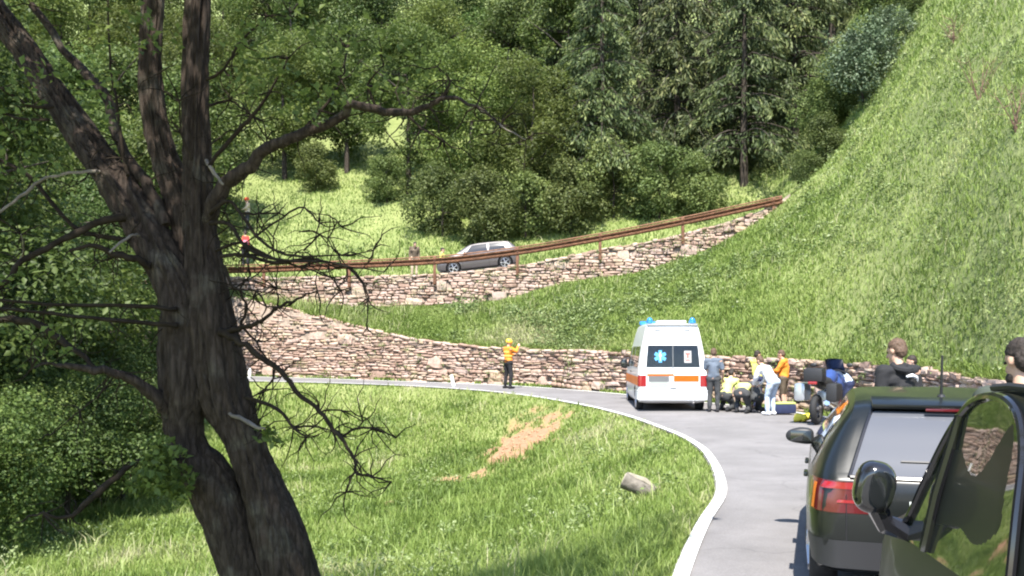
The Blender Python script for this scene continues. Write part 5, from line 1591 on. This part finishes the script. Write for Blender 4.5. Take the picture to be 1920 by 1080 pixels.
STAND = dict(pelvis=(0, 0, .95), chest=(0, .01, 1.27), neck=(0, -.01, 1.47), head=(0, .03, 1.62),
             shL=(-.185, -.01, 1.41), elL=(-.235, -.03, 1.13), wrL=(-.235, .06, .89), shR=(.185, -.01, 1.41), elR=(.235, -.03, 1.13), wrR=(.235, .06, .89),
             hpL=(-.095, 0, .92), knL=(-.105, .02, .50), anL=(-.11, -.03, .09), hpR=(.095, 0, .92), knR=(.105, .02, .50), anR=(.11, -.03, .09))
def pose(**kw):
    d = dict(STAND); d.update(kw); return d
def person(label, loc, face, P, top, legs, hair='hair_brown', helmet=None, scale=1.0, sleeves=True, shoes='cloth_black', voxel=.016, ratio=.45, extra=None, group=None, shorts=False, beard=False, long_hair=False, headturn=0.0):
    """face: heading in degrees clockwise from +Y"""
    r = empty('person', loc, -R(face)); r.scale = (scale,) * 3
    tag(r, label, 'person', group)
    V3 = {k: Vector(v) for k, v in P.items()}
    hd, nk = V3['head'], V3['neck']
    up = (hd - nk).normalized()
    fw = Vector((math.sin(headturn), math.cos(headturn), 0)); fw = (fw - up * fw.dot(up)).normalized(); rg = fw.cross(up)
    hr = Matrix((rg, fw, up)).transposed()
    H = lambda x, y, z: hd + rg * x + fw * y + up * z
    he = hr.to_euler()
    # --- the body, one continuous surface
    mb = MB()
    mb.ball(H(0, -.005, .035), .1, (.76, .93, .92), 3, he)            # skull
    mb.ball(H(0, .028, -.045), .1, (.58, .66, .72), 3, he)            # face and jaw
    mb.cap(H(0, .105, .005), H(0, .118, -.03), .012, .016)            # nose
    mb.ball(H(0, .085, .035), .1, (.55, .12, .13), 2, he)             # brow
    mb.ball(H(0, .082, -.105), .03, (1.1, .7, .8), 2, he)             # chin
    mb.ball(H(0, .092, -.072), .03, (.9, .45, .3), 2, he)             # lips
    for s_ in (-1, 1): mb.ball(H(s_ * .078, -.005, 0), .03, (.35, .75, 1.1), 2, he)
    mb.cap(nk - up * .04, hd - up * .05, .058, .055)
    ch, pv = V3['chest'], V3['pelvis']
    mb.cap(ch, pv, .125, .125); mb.cap(V3['shL'], V3['shR'], .07); mb.cap(ch + Vector((-.06, 0, .03)), ch + Vector((.06, 0, .03)), .115)
    mb.cap(V3['hpL'], V3['hpR'], .10)
    for s_ in 'LR':
        mb.cap(V3['sh' + s_], V3['el' + s_], .052, .042); mb.cap(V3['el' + s_], V3['wr' + s_], .042, .028)
        w_, e_ = V3['wr' + s_], V3['el' + s_]
        d = (w_ - e_).normalized()
        sd = d.cross(Vector((0, 0, 1)) if abs(d.z) < .9 else Vector((0, 1, 0))).normalized(); nn = sd.cross(d)
        pc = w_ + d * .05
        mb.cap(w_, pc + sd * .02, .026, .024); mb.cap(w_, pc - sd * .02, .026, .024)
        for q, ln in ((-.033, .060), (-.011, .075), (.011, .080), (.033, .070)):
            k0 = pc + sd * q + d * .02; k1 = k0 + d * ln * .55 + nn * .012; k2 = k1 + d * ln * .45 + nn * .025
            mb.cap(k0, k1, .0105, .010); mb.cap(k1, k2, .010, .009)
        t0 = w_ + d * .02 + sd * .025; mb.cap(t0, t0 + sd * .03 + d * .03, .013, .012); mb.cap(t0 + sd * .03 + d * .03, t0 + sd * .035 + d * .06 + nn * .01, .012, .010)
        mb.cap(V3['hp' + s_], V3['kn' + s_], .085, .056); mb.cap(V3['kn' + s_], V3['an' + s_], .056, .038)
    body = obj('body', remesh(mb, voxel, 'body', ratio, 2), M['skin'], r)
    for s_ in (-1, 1):
        e = MB(); e.ball(H(s_ * .032, .088, .012), .012, (1, .7, .8), 1); e.build('eye', M['hair_dark'], body)
    # --- clothes
    mb = MB()
    wst = pv + (ch - pv) * .12
    mb.cap(ch, wst, .150, .145); mb.cap(ch + Vector((-.07, 0, .04)), ch + Vector((.07, 0, .04)), .125); mb.cap(V3['shL'], V3['shR'], .082)
    mb.cap(wst + Vector((-.045, 0, 0)), wst + Vector((.045, 0, 0)), .138)
    mb.cap(nk - up * .05, nk - up * .005, .078, .070)
    for s_ in 'LR':
        e_ = V3['el' + s_]; sh = V3['sh' + s_]; w_ = V3['wr' + s_]
        if sleeves:
            mb.cap(sh, e_, .074, .062); mb.cap(e_, e_ + (w_ - e_) * .9, .060, .046)
        else:
            mb.cap(sh, sh + (e_ - sh) * .7, .074, .068)
    obj('jacket' if sleeves else 'shirt', remesh(mb, voxel * 1.25, 'jacket', ratio, 3), M[top], r)
    mb = MB()
    mb.cap(V3['hpL'], V3['hpR'], .125); mb.cap(pv + Vector((-.03, 0, .02)), pv + Vector((.03, 0, .02)), .13)
    for s_ in 'LR':
        hp, kn, an = V3['hp' + s_], V3['kn' + s_], V3['an' + s_]
        mb.cap(hp, kn, .108, .076)
        if not shorts: mb.cap(kn, an + (kn - an) * .08, .074, .062)
    obj('shorts' if shorts else 'trousers', remesh(mb, voxel * 1.25, 'trousers', ratio, 3), M[legs], r)
    for s_ in 'LR':
        an, kn = V3['an' + s_], V3['kn' + s_]
        mb = MB()
        f = Vector((0, 1, 0))
        if an.z > .2: f = Vector((0, .3, -1)).normalized()
        base = Vector((an.x, an.y, an.z - .045 if an.z <= .2 else an.z))
        mb.cap(base - f * .05, base + f * .16, .048, .042); mb.cap(an, base, .05, .05)
        m_ = obj('shoe', remesh(mb, .015, 'shoe', ratio, 2), M[shoes], r)
        if an.z <= .2:
            for v_ in m_.data.vertices:
                if v_.co.z < an.z - .085: v_.co.z = an.z - .085
    if helmet:
        mb = MB(); mb.ball(H(0, -.01, .055), .1, (1.12, 1.32, 1.08), 3, he)
        mb.ball(H(0, .10, .03), .1, (.8, .45, .12), 2, he)
        for v_ in mb.bm.verts:
            q = v_.co - hd
            if q.dot(up) < .0 and q.dot(fw) > -.2: v_.co += up * (.0 - q.dot(up))
        mb.build('helmet', M[helmet], r)
    if hair and not helmet:
        mb = MB(); mb.ball(H(0, -.022, .058), .1, (.86, .98, .86), 3, he)
        mb.ball(H(0, -.055, .0), .1, (.78, .62, .80), 3, he)
        if long_hair: mb.cap(H(0, -.08, 0), H(0, -.10, -.17), .075, .05)
        me = remesh(mb, .012, 'hair', .6, 2)
        for v_ in me.vertices:
            v_.co += (v_.co - hd).normalized() * random.gauss(0, .004)
        obj('hair', me, M[hair], r)
    if beard:
        mb = MB(); mb.ball(H(0, .045, -.085), .1, (.62, .62, .5), 3, he)
        me = remesh(mb, .012, 'beard', .6, 1); obj('beard', me, M[hair], r)
    if extra: extra(r, V3, H)
    return r

def gz(X, Y): return float(zroad(Y)) + .03
def at(px, Y): return ((px - CX) / F * Y, Y)

# flagman in orange on the road, arm raised to his face
x, y = at(953, 32.3)
def belt_extra(r, V, H):
    mb = MB(); mb.torus((0, 0, 1.0), (0, 0, 1), .145, .022, 20, 6); mb.build('belt', M['cloth_black'], r)
    for z in (1.16, 1.30):
        mb = MB(); mb.torus((0, 0, z), (0, 0, 1), .150, .02, 20, 6); mb.build('reflective_band', M['cloth_yellow'], r)
person('person in orange jacket, yellow helmet and black trousers standing alone on the road', (x, y, gz(x, y)), 55,
       pose(elR=(.27, .16, 1.33), wrR=(.10, .36, 1.50), elL=(-.25, .10, 1.17), wrL=(-.05, .30, 1.22), knL=(-.14, .02, .5), anL=(-.16, -.04, .09), knR=(.13, .03, .5), anR=(.15, -.02, .09)),
       'cloth_orange', 'cloth_black', None, 'helmet_yellow', 1.03, extra=belt_extra)

# crew round the casualty, right of the ambulance
x, y = at(1338, 23.6)
person('person in grey-blue shirt and dark trousers standing beside the rear corner of the ambulance', (x, y, gz(x, y)), 20,
       pose(elL=(-.24, .03, 1.13), wrL=(-.22, .18, .95), elR=(.25, .0, 1.12), wrR=(.24, .14, .90)), 'cloth_greyblue', 'cloth_charcoal', 'hair_brown', None, .97, False)
KNEEL = dict(pelvis=(0, -.12, .42), chest=(0, .12, .70), neck=(0, .24, .86), head=(0, .32, .98), shL=(-.18, .2, .80), shR=(.18, .2, .80),
             elL=(-.20, .36, .60), wrL=(-.12, .52, .42), elR=(.20, .36, .60), wrR=(.12, .52, .42),
             hpL=(-.10, -.12, .40), knL=(-.17, .26, .36), anL=(-.15, .02, .09), hpR=(.10, -.12, .40), knR=(.15, .18, .09), anR=(.14, -.22, .09))
BEND = dict(pelvis=(0, -.14, .90), chest=(0, .16, 1.05), neck=(0, .34, 1.12), head=(0, .46, 1.16), shL=(-.18, .28, 1.06), shR=(.18, .28, 1.06),
            elL=(-.21, .38, .82), wrL=(-.15, .46, .60), elR=(.21, .38, .82), wrR=(.15, .46, .60), hpL=(-.095, -.13, .88), hpR=(.095, -.13, .88), knL=(-.11, .0, .49), knR=(.12, .0, .49))
x, y = at(1362, 23.9)
person('person crouching in pale yellow jacket nearest the ambulance', (x, y, gz(x, y)), 40, pose(**KNEEL), 'cloth_hivis', 'cloth_charcoal', 'hair_dark', None, 1.02)
x, y = at(1392, 23.3)
person('person bent low over the ground in pale yellow top and dark grey trousers', (x, y, gz(x, y)), 25,
       pose(**dict(KNEEL, pelvis=(0, -.1, .52), chest=(0, .22, .62), neck=(0, .40, .66), head=(0, .52, .68), shL=(-.18, .34, .64), shR=(.18, .34, .64), hpL=(-.10, -.1, .50), hpR=(.10, -.1, .50),
                 elL=(-.22, .42, .42), wrL=(-.16, .5, .2), elR=(.22, .42, .42), wrR=(.16, .5, .2))), 'cloth_hivis', 'cloth_charcoal', 'hair_brown', None, 1.02)
x, y = at(1416, 23.5)
person('person crouching in dark clothes with back turned, left of the white clad person', (x, y, gz(x, y)), -10, pose(**dict(KNEEL, chest=(0, .05, .66), neck=(0, .14, .80), head=(0, .24, .86), shL=(-.19, .1, .74), shR=(.19, .1, .74))), 'cloth_charcoal', 'cloth_charcoal', 'hair_dark', None, 1.0)
x, y = at(1443, 22.6)
person('person in white shirt and pale trousers leaning forward beside the navy bag', (x, y, gz(x, y)), -35,
       pose(**dict(BEND, pelvis=(0, -.08, .92), chest=(0, .12, 1.16), neck=(0, .24, 1.30), head=(0, .32, 1.42), shL=(-.18, .19, 1.22), shR=(.18, .19, 1.22), elL=(-.21, .28, .98), wrL=(-.14, .42, .80), elR=(.21, .28, .98), wrR=(.14, .42, .80))),
       'cloth_white', 'cloth_paleblue', 'hair_brown', None, .97, shoes='cloth_white')
x, y = at(1470, 24.0)
person('person in bright orange jacket and brown shorts behind the navy bag', (x, y, gz(x, y)), -60,
       pose(elL=(-.22, .14, 1.16), wrL=(-.10, .32, 1.05), elR=(.22, .14, 1.16), wrR=(.10, .32, 1.05), neck=(0, .03, 1.46), head=(0, .08, 1.60)), 'cloth_orange', 'cloth_brown', 'hair_brown', None, .95, shorts=True)
x, y = at(1419, 24.3)
person('dark haired person in yellow jacket standing behind the crouching crew', (x, y, gz(x, y)), 70,
       pose(elL=(-.22, .12, 1.14), wrL=(-.12, .30, 1.0), elR=(.22, .12, 1.14), wrR=(.12, .30, 1.0)), 'cloth_yellow', 'cloth_navy', 'hair_dark', None, .93)
x, y = at(1582, 21.3)
person('fair haired person in blue and white stooping behind the motorcycle', (x, y, gz(x, y)), -70,
       pose(**dict(BEND, chest=(0, .10, 1.12), neck=(0, .2, 1.26), head=(0, .26, 1.38), shL=(-.18, .16, 1.18), shR=(.18, .16, 1.18))), 'cloth_paleblue', 'cloth_navy', 'hair_blond', None, .95, long_hair=True)
x, y = at(1712, 17.0)
person('person in light blue top by the stone wall, mostly hidden behind the hooded man', (x, y, gz(x, y)), -80,
       pose(), 'cloth_lightblue', 'cloth_navy', 'hair_dark', 'helmet_red' if False else None, .90)

# two men by the waiting cars
def hood(r, V, H):
    mb = MB(); mb.torus((0, -.06, 1.455), (0, -.35, 1), .085, .038, 20, 8)
    mb.build('hood', M['cloth_black'], r)
    mb = MB()
    pts = [Vector((-.02, -.163, 1.36)), Vector((.05, -.166, 1.375)), Vector((.11, -.150, 1.355)), Vector((.15, -.115, 1.31))]
    mb.tube(pts, [.010, .020, .018, .008], 6); mb.build('printed_mark', M['cloth_white'], r)
x, y = at(1684, 9.9)
person('man with short brown hair in black hooded top, back turned, beyond the black hatchback', (x, y, gz(x, y) - .03), -12, pose(), 'cloth_black', 'cloth_navy', 'hair_brown', None, 1.055, voxel=.012, ratio=.6, extra=hood, headturn=-.3)
x, y = at(1919, 5.1)
person('bearded man in dark olive t-shirt, back turned, cut by the right edge', (x, y, 0.0), 12, pose(), 'cloth_olive', 'cloth_charcoal', 'hair_dark', None, 1.03, False, voxel=.012, ratio=.6, beard=True, headturn=-.35)

# people on the upper road and bank
def up_person(label, px, Y, face, P, top, legs, hair, helmet=None, sc=1.0, sleeves=True, bank=False, extra=None):
    X = (px - CX) / F * Y
    z = float(hill_z(np.array([X]), np.array([Y]))[0]) if bank else upper_z(X, Y)
    return person(label, (X, Y, z), face, P, top, legs, hair, helmet, sc, sleeves, voxel=.02, ratio=.4, extra=extra)
up_person('person with red helmet and pale top on the grass bank beside the foreground trunk', 464, 52.4, -120, pose(elL=(-.22, .14, 1.16), wrL=(-.10, .3, 1.1)), 'cloth_beige', 'cloth_charcoal', None, 'helmet_red', 1.12, True, True)
def pack(r, V, H):
    mb = MB(); mb.box((.0, -.24, 1.20), (.36, .22, .52), None, .07); mb.build('rucksack', M['cloth_red'], r)
    mb = MB(); mb.box((.0, -.36, 1.12), (.26, .06, .26), None, .025); mb.build('rucksack_pocket', M['cloth_pink'], r)
up_person('person in lime top with pink and red rucksack above the guardrail by the trunk', 460, 48.4, -20, pose(elL=(-.26, .05, 1.16)), 'cloth_lime', 'cloth_black', 'hair_dark', None, 1.1, True, True, pack)
up_person('person in beige trousers leaning at the guardrail left of the silver car', 777, 42.0, 165, pose(chest=(0, .06, 1.24), neck=(0, .1, 1.42), head=(0, .16, 1.55)), 'cloth_brown', 'cloth_beige', 'hair_dark', None, .97)
up_person('person in yellow top at the front of the silver car', 829, 45.3, 100, pose(), 'cloth_yellow', 'cloth_charcoal', 'hair_dark', None, .95)

# ------------------------------------------------------------------ motorcycle by the wall
simple('bike_blue', (.03, .06, .20), .3, coat=.6)
simple('bike_silver', (.5, .52, .55), .3, .7)
x, y = at(1550, 20.5)
t = empty('motorcycle', (x, y, gz(x, y)), 0)
t.rotation_euler = (0, 0, R(-35)); t.scale = (1.1, 1.1, 1.1)
tag(t, 'dark blue and silver touring motorcycle standing by the wall', 'motorcycle')
for wy, nm in ((-.75, 'wheel'), (.75, 'wheel')):
    w = obj('wheel', MB().cyl((-.07, 0, 0), (.07, 0, 0), .06, None, 12).mesh('hub'), M['rim_dark'], t); w.location = (0, wy, .31)
    MB().torus((0, 0, 0), (1, 0, 0), .245, .068, 28, 10).build('tyre', M['tyre'], w)
    rm = MB(); rm.torus((0, 0, 0), (1, 0, 0), .185, .018, 24, 6)
    for k in range(5):
        a = k * 2 * math.pi / 5; rm.cyl((0, 0, 0), (0, math.cos(a) * .185, math.sin(a) * .185), .018, .014, 6)
    rm.build('rim', M['rim_dark'], w)
MB().tube([Vector((0, .45, .98)), Vector((0, .30, .96)), Vector((0, .12, .90)), Vector((0, -.05, .84))], [.10, .16, .15, .10], 12).build('tank', M['bike_blue'], t)
MB().tube([Vector((0, .02, .84)), Vector((0, -.3, .82)), Vector((0, -.6, .86)), Vector((0, -.85, .92))], [.13, .14, .12, .06], 10).build('seat', M['plastic_black'], t)
fa = MB(); fa.tube([Vector((0, .35, .70)), Vector((0, .62, .82)), Vector((0, .86, .92))], [.22, .24, .10], 12); fa.build('fairing', M['bike_blue'], t)
ws = MB(); ws.grid([[Vector((xx, .82 - .3 * k, 1.0 + .34 * k - .5 * xx * xx)) for xx in np.linspace(-.19, .19, 5)] for k in (0, .5, 1)]); ws.build('windscreen', M['glass_dark'], t)
MB().tube([Vector((0, .75, .31)), Vector((0, .55, .75)), Vector((0, .45, 1.0))], [.045, .045, .04], 8).build('fork', M['bike_silver'], t)
MB().tube([Vector((-.36, .30, 1.04)), Vector((-.15, .45, 1.08)), Vector((.15, .45, 1.08)), Vector((.36, .30, 1.04))], [.018] * 4, 8).build('handlebar', M['plastic_black'], t)
en = MB(); en.box((0, .12, .50), (.36, .50, .34), None, .06); en.build('engine', M['bike_silver'], t)
MB().tube([Vector((.18, .1, .32)), Vector((.22, -.35, .36)), Vector((.24, -.85, .46))], [.03, .05, .055], 10).build('exhaust', M['chrome'], t)
MB().tube([Vector((0, -.75, .31)), Vector((0, -.2, .42)), Vector((0, .1, .45))], [.05, .05, .06], 8).build('swingarm', M['bike_silver'], t)
for sd in (-1, 1):
    pn = MB(); pn.box((sd * .32, -.62, .66), (.24, .48, .38), None, .07); pn.build('pannier', M['bike_silver'] if sd < 0 else M['plastic_black'], t)
    mr = MB(); mr.ball((sd * .38, .36, 1.20), .06, (1.2, .4, .8), 2); mr.cyl((sd * .30, .36, 1.06), (sd * .37, .36, 1.18), .008, None, 6); mr.build('mirror', M['plastic_black'], t)
tc_ = MB(); tc_.box((0, -.86, 1.02), (.40, .34, .28), None, .07); tc_.build('top_case', M['plastic_black'], t)
tl_ = MB(); tl_.box((0, -1.02, .86), (.18, .04, .06), None, .015); tl_.build('tail_light', M['lamp_red'], t)
MB().tube([Vector((-.12, .05, .3)), Vector((-.32, .0, .0))], [.016, .016], 6).build('side_stand', M['plastic_black'], t)

# ------------------------------------------------------------------ small things on the road and verge
x, y = at(1467, 22.9)
t = empty('bag', (x, y, gz(x, y)), R(6)); tag(t, 'navy equipment bag with pale flat lid lying on the road', 'bag')
b_ = MB(); b_.box((0, 0, .14), (.62, .36, .24), None, .05); b_.build('bag_body', M['cloth_navy'], t)
b_ = MB(); b_.box((.02, 0, .285), (.56, .33, .045), None, .015); b_.build('lid', M['cloth_lime'], t)
b_ = MB(); b_.tube([Vector((-.31, 0, .2)), Vector((-.40, .0, .22)), Vector((-.40, .0, .10)), Vector((-.31, 0, .08))], [.018] * 4, 6); b_.build('handle', M['cloth_black'], t)
x, y = at(1514, 20.7)
simple('bundle_yellow', (.72, .60, .05), .6, noise=.1, nscale=9, bump=.4)
t = empty('jacket', (x, y, gz(x, y))); tag(t, 'crumpled bright yellow jacket lying on the road beside the motorcycle', 'jacket')
b_ = MB(); random.seed(12)
for k in range(9): b_.ball((random.uniform(-.2, .2), random.uniform(-.12, .12), .05 + random.random() * .08), .09, (1.3, 1, .8), 2)
me = remesh(b_, .022, 'cloth_heap', .7, 1)
for v_ in me.vertices:
    v_.co.z = max(.0, v_.co.z + .025 * math.sin(v_.co.x * 31 + v_.co.y * 17))
obj('cloth_heap', me, M['bundle_yellow'], t)
b_ = MB(); b_.tube([Vector((-.15, -.1, .09)), Vector((-.28, -.16, .05)), Vector((-.36, -.12, .04))], [.07, .055, .05], 8, .1); b_.build('sleeve', M['bundle_yellow'], t)

for px, Y, lean, lb in ((852, 33.2, -8, 'tilted white roadside marker post left of the person in orange'), (468, 37.6, 0, 'upright white roadside marker post at the foot of the wall near the trunk')):
    X = (px - CX) / F * Y
    t = empty('marker_post', (X, Y, float(zroad(Y)) - .05)); t.rotation_euler = (0, R(lean * 1.6), 0); tag(t, lb, 'post')
    b_ = MB(); b_.box((0, 0, .26), (.12, .07, .56), None, .02); b_.build('post', M['white_paint'], t)
    b_ = MB(); b_.box((0, 0, .05), (.16, .11, .16), None, .02); b_.build('base', M['grey_plastic'], t)

# weathered stump lying in the meadow
X, Y = at(1190, 12.6)
z = float(meadow_z(np.array([X]), np.array([Y]))[0])
simple('old_wood', (.13, .115, .095), .9, noise=.4, nscale=14, bump=.6)
simple('old_wood_light', (.27, .24, .19), .9, noise=.2, nscale=18, bump=.4)
t = empty('log', (X, Y, z)); tag(t, 'grey weathered cut log lying in the grass beside the road edge', 'log')
random.seed(4)
a_, b2_ = Vector((-.16, -.05, .30)), Vector((.24, -.16, .12))
b_ = MB(); pts = [a_ + (b2_ - a_) * q for q in np.linspace(0, 1, 7)]
b_.tube(pts, [.125, .118, .112, .108, .105, .10, .09], 30, .035); b_.build('bark_side', M['old_wood'], t, True, 60)
b_ = MB(); d_ = (b2_ - a_).normalized(); b_.cyl(a_ - d_ * .012, a_ + d_ * .004, .112, .116, 14); b_.build('cut_face', M['old_wood_light'], t)
b_ = MB(); b_.tube([a_ + Vector((.06, -.02, .09)), (a_ + b2_) / 2 + Vector((.09, -.02, .09)), b2_ + Vector((.04, 0, .08))], [.03, .045, .02], 6, .2); b_.build('bare_strip', M['old_wood_light'], t)

# loose clods on the earth scar, too many and small to pick apart
P, S = [], []
xx = rng.uniform(-3, 2, 5000); yy = rng.uniform(17, 28, 5000)
k = soil_mask(xx, yy) > .5
xx, yy = xx[k][:300], yy[k][:300]; zz = meadow_z(xx, yy)
vv, ff, at_, off = [], [], [], 0
for i in range(len(xx)):
    v, f = ST_NP[i % 14]; sc = .02 + .06 * random.random() ** 3
    vv.append(v * np.array([sc * 1.3, sc, sc * .8]) + np.array([xx[i], yy[i], zz[i] + sc * .2])); ff.append(f + off); off += len(v)
simple('clod', (.30, .19, .11), .95, noise=.35, nscale=15, bump=.4)
tag(obj('soil_clods', np_mesh('soil_clods', np.vstack(vv), np.vstack(ff)), M['clod']), 'loose orange earth clods on the bare patch below the road', 'soil', kind='stuff')
